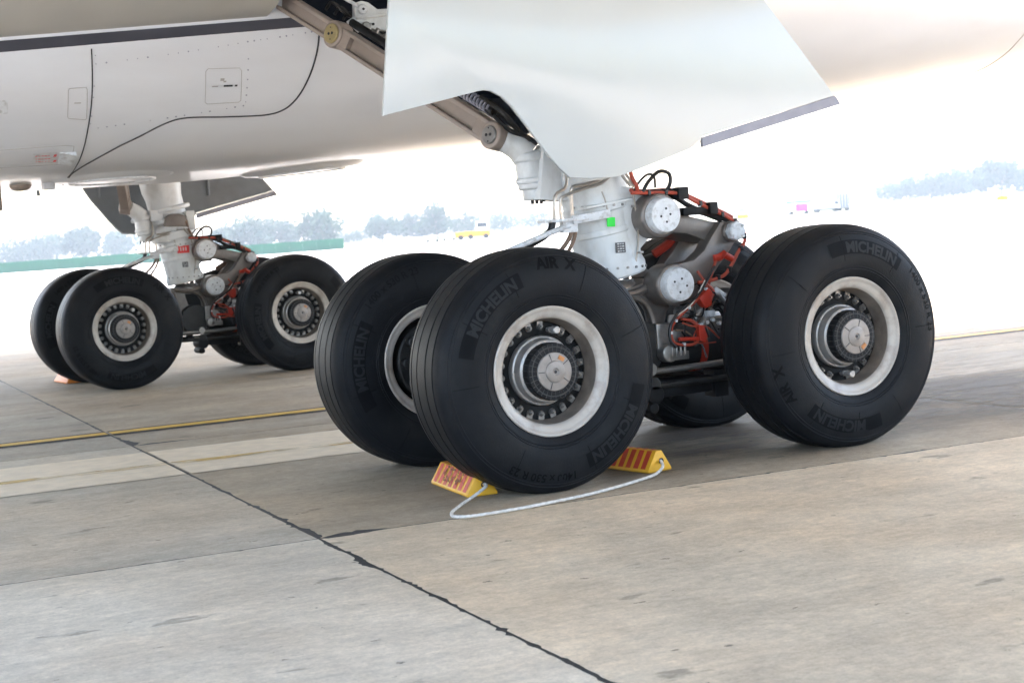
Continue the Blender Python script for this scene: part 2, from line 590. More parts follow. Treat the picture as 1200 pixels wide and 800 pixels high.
YC = 5.77
XB = [-14, -2, 0, 1.1, 2.9, 5.1, 6.8, 8.1, 9.35, 14, 22]
ZB = [z + .04 for z in [2.06, 2.03, 2.035, 2.09, 2.14, 2.30, 2.485, 2.63, 2.78, 3.2, 3.7]]
PD = [0, .8, 1.35, 1.8, 2.15, 2.45, 2.7, 2.87, 2.95, 2.985]
PZ = [0, .0, .015, .06, .15, .29, .47, .66, .81, .95]
def interp(x, X, Y):
    if x <= X[0]:
        return Y[0]
    for a in range(len(X) - 1):
        if x <= X[a + 1]:
            # monotone cubic feel: smooth tangents
            h = X[a + 1] - X[a]
            t = (x - X[a]) / h
            def sl(i):
                if i == 0:
                    return (Y[1] - Y[0]) / (X[1] - X[0]) if X[0] != 0 else 0
                if i == len(X) - 1:
                    return (Y[-1] - Y[-2]) / (X[-1] - X[-2])
                a0 = (Y[i] - Y[i - 1]) / (X[i] - X[i - 1])
                a1 = (Y[i + 1] - Y[i]) / (X[i + 1] - X[i])
                return 0 if a0 * a1 <= 0 else 2 * a0 * a1 / (a0 + a1)
            m0, m1 = sl(a) * h, sl(a + 1) * h
            return (2 * t ** 3 - 3 * t * t + 1) * Y[a] + (t ** 3 - 2 * t * t + t) * m0 + (3 * t * t - 2 * t ** 3) * Y[a + 1] + (t ** 3 - t * t) * m1
    return Y[-1]
def zbot(x):
    return interp(x, XB, ZB)
def skin_z(x, y):
    return zbot(x) + interp(abs(y - YC), PD, PZ)
def skin_n(x, y):
    e = .01
    n = Vector((-(skin_z(x + e, y) - skin_z(x - e, y)) / (2 * e), -(skin_z(x, y + e) - skin_z(x, y - e)) / (2 * e), 1))
    return -n.normalized()
def on_skin(x, y, h=0):
    return Vector((x, y, skin_z(x, y))) + skin_n(x, y) * h
# fuselage: lower fairing + barrel above, one closed skin, with the wheel-bay opening cut out
lowd = [2.985 * math.sin(math.pi / 2 * k / 28) for k in range(29)]
upper = [(2.99, 1.2), (2.97, 1.7), (2.88, 2.6), (2.7, 3.5), (2.35, 4.3), (1.8, 5.0), (1.1, 5.45), (.4, 5.65)]
xs = [-14 + .4 * k for k in range(91)]
V, F = [], []
ring = [(d, None) for d in lowd] + upper
full = [(d, z) for d, z in ring] + [(-d, z) for d, z in reversed(ring[1:])]
m = len(full)
for x in xs:
    for d, z in full:
        V.append((x, YC - d, zbot(x) + (interp(abs(d), PD, PZ) if z is None else z)))
for i in range(len(xs) - 1):
    for k in range(m):
        l = (k + 1) % m
        F.append((i * m + k, (i + 1) * m + k, (i + 1) * m + l, i * m + l))
F += [tuple(range(m)), tuple(reversed([(len(xs) - 1) * m + k for k in range(m)]))]
fus = part(MB().add(V, F), 'fuselage', MT['white'])
fus['label'] = 'white fuselage belly fairing with panel seams'
bm = bmesh.new()
bm.from_mesh(fus.data)
p1, p2 = Vector((-.33, 2.8, 3.14)), Vector((.50, 2.8, 2.66))
def cut(co, no):
    bmesh.ops.bisect_plane(bm, geom=bm.verts[:] + bm.edges[:] + bm.faces[:], plane_co=co - PO, plane_no=no)
dirv = (p2 - p1).normalized()
nrm = dirv.cross(Vector((.45, .89, .1)).normalized()).normalized()
if nrm.z < 0:
    nrm = -nrm
cut(p1, nrm)
cut(Vector((2.2, 0, 0)), Vector((1, 0, 0)))
cut(Vector((0, 0, 4.1)), Vector((0, 0, 1)))
dele = []
for f in bm.faces:
    c = f.calc_center_median() + PO
    if (c - p1).dot(nrm) > 0 and c.x < 2.2 and c.z < 4.1 and c.y < YC - 1.5 and c.x > -1.5:
        dele.append(f)
bmesh.ops.delete(bm, geom=dele, context='FACES')
bm.to_mesh(fus.data)
bm.free()
b = MB()
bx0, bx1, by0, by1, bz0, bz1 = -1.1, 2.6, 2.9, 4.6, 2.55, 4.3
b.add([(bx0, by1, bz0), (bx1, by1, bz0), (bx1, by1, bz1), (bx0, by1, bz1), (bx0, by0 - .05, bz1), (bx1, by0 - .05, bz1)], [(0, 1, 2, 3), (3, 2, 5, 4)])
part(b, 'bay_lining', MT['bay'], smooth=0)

# dark stripe where fairing and wing meet
def zs(x):
    return 2.965 + .066 * max(-4.5, min(1, x))
def ys(x):
    lo, hi = 0, 2.985
    z = zs(x) - zbot(x)
    for _ in range(40):
        md = (lo + hi) / 2
        if interp(md, PD, PZ) < z:
            lo = md
        else:
            hi = md
    return YC - hi
V, F = [], []
xl = [-14 + .25 * k for k in range(56)] + [-.13]
for x in xl:
    y0_ = ys(x)
    for dzz in (-.034, 0, .034):
        z = zs(x) + dzz
        d = 2.985
        lo, hi = 1.5, 2.985
        for _ in range(40):
            md = (lo + hi) / 2
            if zbot(x) + interp(md, PD, PZ) < z:
                lo = md
            else:
                hi = md
        V.append((x, YC - hi - .006, z))
    V.append((x, YC - 2.6, zs(x) + .034))
    V.append((x, YC - 2.6, zs(x) - .034))
for i in range(len(xl) - 1):
    for k in range(5):
        l = (k + 1) % 5
        F.append((i * 5 + k, (i + 1) * 5 + k, (i + 1) * 5 + l, i * 5 + l))
part(MB().add(V, F), 'stripe', MT['stripe'])['label'] = 'dark grey stripe along the belly fairing'

# wings: lower skin flares out of the fairing
def wing(side):
    V, F = [], []
    st = [2.62, 2.55, 2.42, 2.2, 1.8, 1.2, 0, -3, -8, -16, -25]
    zl = [.03, .10, .19, .29, .40, .50, .62, .85, 1.25, 1.9, 2.6]
    NC = 40
    for k, (y, dzz) in enumerate(zip(st, zl)):
        out = 2.62 - y
        le = -9.4 + .60 * out  # chord drawn wider than a true wing so it shades the ground
        te = 6.6 + (.06 * out if out < 6 else .36 + .36 * (out - 6))
        low, upp = [], []
        for q in range(NC + 1):
            c = q / NC
            x = le + (te - le) * c
            th = (.9 - .028 * out) * (math.sqrt(c) * 1.2 * (1 - c) + .02)
            wgt = max(0, 1 - out / 3)
            z0 = (zs(x) * wgt + 2.93 * (1 - wgt)) + dzz + max(0, x - 1.5) * .10
            yy = y
            if k == 0:
                yy = max(2.62, ys(x) + .12) if zs(x) < zbot(x) + .94 else 2.9
            low.append((x, yy, z0))
            upp.append((x, yy, z0 + th + .05))
        V += low + list(reversed(upp))
    m = 2 * (NC + 1)
    for k in range(len(st) - 1):
        for q in range(m):
            l = (q + 1) % m
            F.append((k * m + q, k * m + l, (k + 1) * m + l, (k + 1) * m + q))
    F += [tuple(range(m)), tuple(reversed([(len(st) - 1) * m + q for q in range(m)]))]
    if side < 0:
        V = [(x, 2 * YC - y, z) for x, y, z in V]
    return part(MB().add(V, F), 'wing', MT['wing'])
wn = wing(1)
wing(-1)
# opening in the near wing above the leg
bm = bmesh.new()
bm.from_mesh(wn.data)
for co, no in (((-.40, 0, 0), (1, 0, 0)), ((2.0, 0, 0), (1, 0, 0)), ((0, .3, 0), (0, 1, 0))):
    bmesh.ops.bisect_plane(bm, geom=bm.verts[:] + bm.edges[:] + bm.faces[:], plane_co=Vector(co) - PO, plane_no=Vector(no))
dele = [f for f in bm.faces if -.40 < (f.calc_center_median() + PO).x < 2.0 and .3 < (f.calc_center_median() + PO).y < 2.95 and f.normal.z < .2]
bmesh.ops.delete(bm, geom=dele, context='FACES')
bm.to_mesh(wn.data)
bm.free()

# seams, panels and rivets on the fairing
def seam(pts, r, m, name='panel_seam', h=0.0, sm=6):
    P = crom([(x, y, 0) for x, y in pts], sm) if len(pts) > 2 else [Vector((*pts[0], 0)).lerp(Vector((*pts[1], 0)), k / 6) for k in range(7)]
    o = part(MB().tube([on_skin(p.x, p.y, h) for p in P], r, 6, 0), name, m)
    o.parent = fus
    return o
SEAM_MAIN = [(-1.592, 2.856), (-1.573, 2.987), (-1.556, 3.153), (-1.545, 3.331), (-1.524, 3.65), (-1.48, 4.2), (-1.38, 5.0), (-1.20, 6.0)]
SEAM_DOOR = [(-.021, 2.821), (-.026, 2.887), (-.051, 3.01), (-.099, 3.159), (-.172, 3.26), (-.30, 3.307), (-.583, 3.31), (-.861, 3.304), (-1.002, 3.351), (-1.154, 3.49), (-1.298, 3.67), (-1.42, 3.966), (-1.45, 4.4), (-1.37, 5.0)]
seam(SEAM_MAIN, .0045, MT['seam'])
seam(SEAM_DOOR, .0065, MT['seam'])
seam([(6.9, 3.05), (6.93, 3.3), (6.98, 3.7), (7.0, 4.2), (7.02, 5.0)], .004, MT['faint'])
def panel(c, name, m=None, r=.0022):
    (x0, y0), (x1, y1), (x2, y2), (x3, y3) = c
    pts = []
    for (a, d) in ((c[0], c[1]), (c[1], c[2]), (c[2], c[3]), (c[3], c[0])):
        for k in range(1, 8):
            t = .06 + .88 * (k - 1) / 6
            pts.append((a[0] + (d[0] - a[0]) * t, a[1] + (d[1] - a[1]) * t))
    pts.append(pts[0])
    o = part(MB().tube([on_skin(x, y) for x, y in pts], r, 5, 0), name, m or MT['faint'])
    o.parent = fus
    return o
panel([(-.81, 2.95), (-.557, 2.95), (-.51, 3.178), (-.766, 3.185)], 'access_panel')
panel([(-1.724, 3.042), (-1.60, 3.036), (-1.567, 3.29), (-1.698, 3.269)], 'access_panel')
panel([(-2.6, 3.66), (-1.60, 3.58), (-1.56, 3.98), (-2.6, 4.05)], 'access_panel')
def patch(c, m, name, h=.003, n=4):
    V, F = [], []
    for i in range(n + 1):
        for j in range(n + 1):
            u, v = i / n, j / n
            x = (c[0][0] * (1 - u) + c[1][0] * u) * (1 - v) + (c[3][0] * (1 - u) + c[2][0] * u) * v
            y = (c[0][1] * (1 - u) + c[1][1] * u) * (1 - v) + (c[3][1] * (1 - u) + c[2][1] * u) * v
            V.append(on_skin(x, y, h))
    for i in range(n):
        for j in range(n):
            F.append((i * (n + 1) + j, (i + 1) * (n + 1) + j, (i + 1) * (n + 1) + j + 1, i * (n + 1) + j + 1))
    o = part(MB().add(V, F), name, m)
    o.parent = fus
    return o
def rect(x, y, wx, wy):
    return [(x - wx, y - wy), (x + wx, y - wy), (x + wx, y + wy), (x - wx, y + wy)]
patch(rect(-.632, 3.050, .032, .006), MT['seam'], 'panel_marking', .004)
patch(rect(-.575, 3.050, .009, .006), MT['seam'], 'panel_marking', .004)
patch(rect(-.725, 3.052, .022, .004), MT['faint'], 'panel_marking', .004)
patch(rect(-.682, 3.010, .014, .008), MT['faint'], 'panel_marking', .004)
patch(rect(-.662, 3.022, .010, .005), MT['faint'], 'panel_marking', .004)
patch(rect(-1.650, 3.140, .022, .004), MT['faint'], 'panel_marking', .004)
pl = patch([(-1.863, 3.70), (-1.70, 3.69), (-1.665, 3.92), (-1.83, 3.925)], MT['cap'], 'placard', .003)
pl['label'] = 'small placard with red print'
for r_ in range(3):
    for cix in range(5):
        x = -1.835 + cix * .022 + r_ * .010
        patch(rect(x, 3.745 + r_ * .06, random.choice((.004, .008, .010)), .007), MT['redst'], 'placard_print', .005, 1)
for y in (3.745, 3.86):
    patch(rect(-1.705 + (y - 3.745) * .15, y, .010, .022), MT['redst'], 'placard_print', .006, 1)
# flush vent scoop and small square window
b = MB()
c4 = [on_skin(-1.68, 3.70), on_skin(-1.566, 3.70), on_skin(-1.557, 3.935), on_skin(-1.65, 3.93)]
nn = skin_n(-1.61, 3.8)
b.add([c4[0], c4[1], c4[2], c4[3], c4[0] + nn * .004, c4[1] + nn * .03, c4[2] + nn * .03, c4[3] + nn * .004], [(0, 1, 2, 3), (4, 5, 6, 7), (0, 1, 5, 4), (1, 2, 6, 5), (2, 3, 7, 6), (3, 0, 4, 7)])
o = part(b, 'vent_scoop', MT['cap'], bevel=.003)
o.parent = fus
o = patch([(-2.30, 3.104), (-2.107, 3.104), (-2.097, 3.206), (-2.29, 3.21)], MT['cap'], 'small_hatch', .004)
riv = MB()
def rivets(a, d, n, skip=.15):
    for k in range(n):
        if random.random() < skip:
            continue
        t = k / (n - 1)
        x, y = a[0] + (d[0] - a[0]) * t, a[1] + (d[1] - a[1]) * t
        riv.cyl(on_skin(x, y, -.002), on_skin(x, y, .0025), random.choice((.004, .004, .0055, .0065)), n=6)
rivets((-1.558, 2.915), (-.534, 2.842), 16)
rivets((-.534, 2.842), (-.077, 2.818), 11)
rivets((-1.473, 3.378), (-.483, 3.209), 18)
rivets((-.527, 2.853), (-.465, 3.231), 8)
rivets((-1.565, 2.88), (-1.535, 3.33), 7)
o = part(riv, 'rivets', MT['seal'])
o['kind'] = 'stuff'
o.parent = fus
# wheel bulges on the flat of the belly, drain mast, beacon
def bulge(x, y, rx, ry, hh):
    V, F = [], []
    n, k = 36, 6
    for i in range(n):
        t = 2 * math.pi * i / n
        for j in range(k + 1):
            q = 1 - j / k
            px, py = x + rx * q * math.cos(t), y + ry * q * math.sin(t)
            V.append(Vector((px, py, skin_z(px, py) + .02 - (.02 + hh) * math.sqrt(max(0, 1 - q ** 3)))))
    for i in range(n):
        for j in range(k):
            l = (i + 1) % n
            F.append((i * (k + 1) + j, l * (k + 1) + j, l * (k + 1) + j + 1, i * (k + 1) + j + 1))
    o = part(MB().add(V, F), 'tyre_bulge', MT['white'])
    o.parent = fus
    # ring seam
    P = [Vector((x + .62 * rx * math.cos(2 * math.pi * i / 40), y + .62 * ry * math.sin(2 * math.pi * i / 40), 0)) for i in range(41)]
    o2 = part(MB().tube([(p.x, p.y, skin_z(p.x, p.y) + .02 - (.02 + hh) * math.sqrt(1 - .62 ** 3) - .001) for p in P], .012, 6, 0), 'bulge_ring', MT['cap'])
    o2.parent = fus
bulge(-1.0, 5.1, .52, .70, .035)
bulge(.95, 6.1, .60, .75, .05)
b = MB()
b.rev([(.0, -.05), (.045, -.045), (.075, -.03), (.088, -.008), (.09, .03)], (-1.62, 5.6, skin_z(-1.62, 5.6)), (0, 0, 1), 20)
o = part(b, 'belly_beacon', MT['stay'])
o.parent = fus
b = MB().box((-1.42, 5.5, skin_z(-1.42, 5.5) - .02), (.09, .1, .07))
o = part(b, 'drain_fitting', MT['cap'], bevel=.008)
o.parent = fus
b = MB().box((-1.92, 5.6, skin_z(-1.9, 5.6) - .09), (.28, .12, .22))
o = part(b, 'drain_mast', MT['stay'], bevel=.02)
o.parent = fus

# ------------------------------------------------------------------ wheels
ZC = .66
TP = [(0, .672), (.047, .6715), (.049, .663), (.059, .663), (.061, .671), (.130, .668), (.132, .659), (.142, .659), (.144, .667),
      (.175, .661), (.198, .650), (.217, .632), (.233, .605), (.246, .568), (.2535, .530), (.2575, .490), (.2560, .450), (.2500, .415), (.2415, .388), (.2330, .368), (.2240, .352), (.212, .340)]
def side_y(r):
    P = sorted([(rr, y) for y, rr in TP[9:]])
    return interp(r, [p[0] for p in P], [p[1] for p in P])
def tyre_mesh():
    prof = [(rr, -y) for y, rr in reversed(TP)] + [(rr, y) for y, rr in TP[1:]]
    # densify the shoulder and sidewall smoothly
    b = MB().rev(prof, (0, 0, 0), (0, 1, 0), 144)
    for rr in (.398, .412, .607, .622):
        yy = side_y(rr)
        for sg in (-1, 1):
            b.rev([(rr - .0035, sg * (side_y(rr - .0035) - .0005)), (rr, sg * (yy + .0022)), (rr + .0035, sg * (side_y(rr + .0035) - .0005))], (0, 0, 0), (0, 1, 0), 144)
    for p in b.v:
        if p.z < -ZC + .001:
            over = -ZC - p.z
            p.z = -ZC + .001
        if p.z < -.45:
            q = min(1, (-.45 - p.z) / .21) * max(0, 1 - abs(p.x) / .35)
            p.y *= 1 + .035 * q * q
    return b
tyre0 = tyre_mesh().build('tyre', MT['tyre'], smooth=30)
def rim_mesh():
    face = [(.338, .204), (.346, .212), (.3525, .221), (.3520, .229), (.3465, .2325), (.338, .231), (.333, .2265), (.328, .2215), (.316, .218), (.300, .213), (.290, .205), (.286, .196)]
    well = [(.286, .196), (.281, .165), (.273, .115), (.268, .095)]
    b = MB()
    b.rev([(r, -h) for r, h in face], (0, 0, 0), (0, 1, 0), 96)
    b.rev(face, (0, 0, 0), (0, 1, 0), 96)
    b.rev([(.338, -.204), (.32, -.18), (.30, 0), (.32, .18), (.338, .204)], (0, 0, 0), (0, 1, 0), 64)
    wl = MB()
    wl.rev([(r, -h) for r, h in well], (0, 0, 0), (0, 1, 0), 96)
    wl.rev(well, (0, 0, 0), (0, 1, 0), 96)
    return b, wl
rim_b, well_b = rim_mesh()
well0 = well_b.build('rim_well', MT['well'], smooth=40)
rim0 = rim_b.build('rim', MT['rim'], smooth=40)
b = MB()
b.rev([(.2685, -.10), (.2685, -.088), (.262, -.082), (.215, -.085), (.19, -.08), (.10, -.08)], (0, 0, 0), (0, 1, 0), 72)
b.rev([(.269, .10), (.269, .03), (.10, .03)], (0, 0, 0), (0, 1, 0), 48)
web0 = b.build('wheel_web', MT['web'], smooth=40)
b = MB()
b.rev([(.19, -.08), (.19, -.112), (.186, -.118), (.178, -.121), (.174, -.150), (.168, -.172), (.158, -.178), (.10, -.178)], (0, 0, 0), (0, 1, 0), 64)
for k in range(10):
    t = 2 * math.pi * k / 10
    b.cyl((.18 * math.cos(t), -.112, .18 * math.sin(t)), (.18 * math.cos(t), -.124, .18 * math.sin(t)), .006, n=6)
hub0 = b.build('hub', MT['hubm'], smooth=35)
b = MB()
b.rev([(.152, -.165), (.155, -.180), (.155, -.236), (.150, -.243), (.105, -.247), (.09, -.247)], (0, 0, 0), (0, 1, 0), 64)
ring0 = b.build('fan_ring', MT['black'], smooth=35)
b = MB()
for k in range(30):
    t = 2 * math.pi * (k + .5) / 30
    d = Vector((math.cos(t), 0, math.sin(t)))
    e = Vector((-math.sin(t), 0, math.cos(t)))
    y = Vector((0, 1, 0))
    b.box(d * .128 - y * .2455, (.046, .0024, .004), (d, e, y))
    b.box(d * .1555 - y * .205, (.003, .0035, .06), (d, e, y))
b.rev([(.1305, -.2465), (.1335, -.2475), (.1365, -.2465)], (0, 0, 0), (0, 1, 0), 48)
fin0 = b.build('fan_ribs', MT['ribs'], smooth=0)
b = MB()
b.rev([(.104, -.244), (.104, -.252), (.101, -.256), (.060, -.259), (.057, -.264), (.052, -.266), (.02, -.268), (.018, -.266), (.014, -.262), (0.001, -.262)], (0, 0, 0), (0, 1, 0), 56)
cap0 = b.build('hub_cap', MT['capm'], smooth=30)
b = MB()
for k in range(5):
    t = 2 * math.pi * k / 5 + .6
    d = Vector((math.cos(t), 0, math.sin(t)))
    e = Vector((-math.sin(t), 0, math.cos(t)))
    b.box(d * .080 + Vector((0, -.2575, 0)), (.038, .0035, .004), (d, e, Vector((0, 1, 0))))
b.cyl((0, -.255, 0), (0, -.264, 0), .009, n=8)
slot0 = b.build('cap_slots', MT['seam'], smooth=0)
b = MB().box((.042, -.259, .068), (.036, .005, .022), (Vector((.85, 0, -.5)).normalized(), Vector((0, 1, 0)), Vector((.5, 0, .85)).normalized()))
tag0 = b.build('cap_tag', MT['tag'], smooth=0)
b = MB()
b.rev([(.021, 0), (.021, -.006), (.0125, -.0015), (.0125, -.020), (.011, -.022), (.007, -.022), (.007, -.034), (.0055, -.036)], (0, 0, 0), (0, 1, 0), 10, False, True)
b.box((0, -.004, .016), (.034, .008, .036))
bolt0 = b.build('wheel_bolt', MT['bolt'], smooth=35)
b = MB()
b.cyl((0, 0, 0), (0, -.07, 0), .013, n=12)
b.cyl((0, -.06, 0), (0, -.112, 0), .021, n=16, bev=.004)
b.cyl((0, -.03, 0), (0, -.04, 0), .018, n=6)
valve0 = b.build('valve', MT['hubm'], smooth=35)
b = MB()
b.cyl((0, .02, 0), (0, .19, 0), .245, n=48, bev=.01)
b.cyl((0, .18, 0), (0, .26, 0), .15, n=32, bev=.01)
for k in range(9):
    t = 2 * math.pi * k / 9
    b.cyl((.195 * math.cos(t), .18, .195 * math.sin(t)), (.195 * math.cos(t), .235, .195 * math.sin(t)), .034, n=14, bev=.005)
brake0 = b.build('brake_unit', MT['dark'], smooth=35)

def wrap_text(txt, size, rm, a0, bold=0., h=.0025, spacing=1.0, mode='cw', thick=True):
    """lettering bent along the sidewall; a0 in degrees is where it starts, reading clockwise seen from outside"""
    V, F = text_mesh(txt, size, bold)
    cap = size * .70
    W = max(v.x for v in V)
    out = []
    for v in V:
        a = R(a0) - v.x * spacing / rm
        r = rm + v.y - cap / 2
        # seen from -y, +x is to the right
        out.append(Vector((r * math.cos(a), -(side_y(r) + h), r * math.sin(a))))
    return out, F, math.degrees(W * spacing / rm)
def arc_plate(rm, hgt, a0, a1, h):
    V, F = [], []
    n, k = 28, 5
    for i in range(n + 1):
        a = R(a0 + (a1 - a0) * i / n)
        for j in range(k + 1):
            r = rm - hgt / 2 + hgt * j / k
            V.append(Vector((r * math.cos(a), -(side_y(r) + h), r * math.sin(a))))
    for i in range(n):
        for j in range(k):
            F.append((i * (k + 1) + j, (i + 1) * (k + 1) + j, (i + 1) * (k + 1) + j + 1, i * (k + 1) + j + 1))
    return V, F
RM1, RM2 = .530, .578
side0 = []
for base in (0, 180):
    V, F = arc_plate(RM1, .083, base + 3, base - 56, .0018)
    side0.append(MB().add(V, F).build('sidewall_plaque', MT['plaque'], smooth=60))
    V, F, _ = wrap_text('MICHELIN', .088, RM1, base - 10, .0035, .0036, .99)
    side0.append(MB().add(V, F).build('sidewall_lettering', MT['letter'], smooth=0))
for txt, size, rm, a0, bold, spc in (('AIR  X', .082, .585, -68, .0035, 1.04), ('1400 x 530 R 23', .060, .575, 116, .001, 1.05)):
    V, F, _ = wrap_text(txt, size, rm, a0, bold, .0024, spc)
    side0.append(MB().add(V, F).build('sidewall_marking', MT['letterdark'], smooth=0))
dk = MB()
for a in (20, 78, 128, 172, 215, 262, 310, 345):
    dk.tube([Vector((r * math.cos(R(a)), -(side_y(r) + .0006), r * math.sin(R(a)))) for r in [.45 + .15 * k / 9 for k in range(10)]], .0016, 4, 0)
side0.append(dk.build('mould_lines', MT['letterdark'], smooth=0))
side0[-1]['kind'] = 'stuff'
for o in (fin0, slot0):
    o['kind'] = 'stuff'
protos = [tyre0, rim0, well0, web0, hub0, ring0, fin0, cap0, slot0, tag0, bolt0, valve0, brake0] + side0

def wheel(x, y, flip, text_a, valve_a, label, tag_rot=0, both=False):
    w_ = empty('wheel', Vector((x, y, ZC)) - PO, plane)
    w_['label'] = label
    if flip:
        w_.rotation_euler.z = math.pi
    for p in (tyre0, rim0, well0, web0, hub0, ring0, fin0, brake0):
        clone(p, w_)
    for p in (cap0, slot0, tag0):
        clone(p, w_).rotation_euler.y = R(tag_rot)
    nb = 22
    for k in range(nb):
        t = 2 * math.pi * (k + .3) / nb
        d = (t - R(valve_a) + math.pi) % (2 * math.pi) - math.pi
        if abs(d) < R(9):
            continue
        o = clone(bolt0, w_, (.240 * math.cos(t), -.083, .240 * math.sin(t)))
        o.rotation_euler.y = -(t - math.pi / 2)
    clone(valve0, w_, (.226 * math.cos(R(valve_a)), -.085, .226 * math.sin(R(valve_a))))
    for p in side0:
        o = clone(p, w_)
        if text_a is not None:
            if flip:
                o.rotation_euler = (0, -R(text_a), math.pi)
            else:
                o.rotation_euler.y = -R(text_a)
    return w_
L_, D_, GX, GY = 2.0242, 1.5079, .115, 10.0261
wheel(0, 0, False, 164, 74, 'front outer wheel of the near landing gear')
wheel(L_, 0, False, 284, -88, 'rear outer wheel of the near landing gear', 108)
wheel(0, D_, True, 205 - 180, 60, 'front inner wheel of the near landing gear')
wheel(L_, D_, True, 60, 10, 'rear inner wheel of the near landing gear')
wheel(GX, GY, False, 120, 60, 'front wheel of the far landing gear, facing the camera')
wheel(GX + L_, GY, False, 40, 88, 'rear wheel of the far landing gear, facing the camera')
wheel(GX, GY + D_, True, 20, 60, 'front wheel of the far landing gear, on its far side')
wheel(GX + L_, GY + D_, True, 90, 60, 'rear wheel of the far landing gear, on its far side')
for p in protos:
    bpy.data.objects.remove(p)

# ------------------------------------------------------------------ landing gear legs (near gear in world coordinates, far gear mirrored)
G0 = Vector((1.0121, .7540, 0))
G1 = Vector((1.0121 + GX, GY + D_ / 2, 0))
def cyl_y(b, x, z, y0, y1, r, n=32, bev=.006):
    return b.cyl((x, y0, z), (x, y1, z), r, n=n, bev=bev)

def gear(far):
    state = {'mir': False}
    loc = (G1 if far else G0) - PO
    def P(mb, name, m, parent=None, **kw):
        o = mb.build(name, m, None, off=G0, mirror=state['mir'], **kw)
        if parent is None:
            o.parent = plane
            o.location = loc
        else:
            o.parent = parent
        return o
    word = 'far' if far else 'near'
    # --- leg: raked cylinder with collars
    A, B = Vector((.985, .754, 1.10)), Vector((.985 - .18 * 1.6, .754, 2.70))
    ax = (B - A).normalized()
    b = MB()
    b.rev([(.13, .0), (.205, .0), (.214, .012), (.216, .06), (.208, .085), (.203, .10), (.202, .27), (.208, .278), (.208, .30), (.202, .31), (.205, .41),
           (.216, .42), (.216, .45), (.206, .46), (.210, .55), (.222, .62), (.222, .66), (.208, .70), (.208, 1.0), (.23, 1.1), (.23, 1.55)], A, ax, 56)
    leg = P(b, 'gear_leg', MT['leg'], smooth=32)
    leg['label'] = 'pale grey main strut of the %s landing gear' % word
    if far:
        b = MB()
        for z0, rr, hh in ((1.60, .262, .10), (1.80, .255, .06), (1.92, .27, .05)):
            t_ = (z0 - A.z) / ax.z
            b.rev([(.2, 0), (rr - .01, 0), (rr, .012), (rr, hh - .012), (rr - .01, hh), (.2, hh)], A + ax * t_, ax, 44)
        b.box((.66, .62, 1.88), (.14, .16, .12))
        b.box((.70, .60, 1.62), (.20, .14, .10))
        b.box((1.04, .58, 1.80), (.10, .14, .22))
        P(b, 'leg_collar', MT['leg'], leg, bevel=.008)
        b = MB().prism([(.72, 1.74), (1.0, 1.72), (1.0, 1.80), (.97, 1.86), (.90, 1.885), (.80, 1.885), (.74, 1.85)], .47, .60)
        P(b, 'collar_housing', MT['taupe'], leg, bevel=.03)
        b = MB().tube([(.70, .46, 1.735), (.86, .455, 1.725), (1.01, .46, 1.715)], .012, 8, 3)
        P(b, 'collar_bar', MT['cap'], leg)
    # lug towards the torque link
    b = MB().prism([(.90, 1.66), (1.06, 1.635), (1.17, 1.60), (1.26, 1.56), (1.30, 1.46), (1.25, 1.36), (1.15, 1.315), (1.09, 1.265), (1.04, 1.18), (.98, 1.14), (.90, 1.3)], .56, .95)
    P(b, 'leg_lug', MT['leg'], leg, bevel=.022)
    b = MB().prism([(.70, 1.535), (1.05, 1.575), (1.05, 1.56), (.70, 1.52)], .52, .60)
    P(b, 'leg_flange', MT['leg'], leg, bevel=.004)
    b = MB().box((.74, .55, 1.475), (.26, .05, .052), (Vector((.985, 0, .10)).normalized(), Vector((0, 1, 0)), Vector((-.10, 0, .985)).normalized()))
    P(b, 'leg_bracket', MT['cap'], leg, bevel=.006)
    # rounded shoulder housing at upper left of the leg
    b = MB().tube([(.66, .62, 1.69), (.76, .56, 1.715), (.86, .54, 1.735)], .05, 14, 6)
    P(b, 'shoulder_housing', MT['leg'], leg)
    # stickers
    if not far:
        st = MB().box((.874, .540, 1.435), (.056, .004, .056), (Vector((1, .05, -.05)).normalized(), Vector((-.05, 1, 0)).normalized(), Vector((.05, 0, 1)).normalized()))
        P(st, 'sticker', MT['green'], leg, smooth=0)['label'] = 'bright green square sticker'
        px, pz = .932, 1.278
    else:
        st = MB().box((.93, .543, 1.475), (.14, .006, .085))
        P(st, 'sticker', MT['redst'], leg, smooth=0)['label'] = 'bright red square sticker'
        for k in range(3):
            P(MB().box((.90 + .03 * k, .538, 1.478), (.012, .004, .04)), 'sticker_print', MT['print_'], leg, smooth=0)
        px, pz = .94, 1.30
    yy = .546
    sg = 1
    P(MB().box((px, yy, pz), (.066, .006, .062)), 'data_plate', MT['dark_plate'], leg, smooth=0)
    pr = MB()
    for k in range(4):
        for q in range(3):
            pr.box((px - .017 + .017 * q, yy - sg * .0035, pz + .022 - .0145 * k), (.012, .002, .005 if (k + q) % 3 else .008))
    P(pr, 'plate_print', MT['print_'], leg, smooth=0)
    # piston
    b = MB().cyl((.99, .754, .75), (.985, .754, 1.16), .118, n=40)
    P(b, 'piston', MT['chrome'])
    b = MB().rev([(.15, 0), (.155, .02), (.15, .04), (.13, .06), (.122, .08)], (.988, .754, 1.0), (0, 0, 1), 36)
    P(b, 'gland_ring', MT['steel'])
    # fork casting under the piston carrying the bogie
    b = MB().prism([(.76, 1.045), (1.00, 1.03), (1.20, 1.075), (1.30, 1.04), (1.34, .95), (1.27, .86), (1.22, .70), (1.17, .50), (.86, .50), (.80, .72), (.74, .90)], .60, .91)
    fork = P(b, 'bogie_fork', MT['taupe'], bevel=.025)
    b = MB()
    b.tube([(.80, .585, 1.02), (1.0, .580, .99), (1.15, .582, 1.03), (1.22, .59, 1.04)], .026, 8, 6)
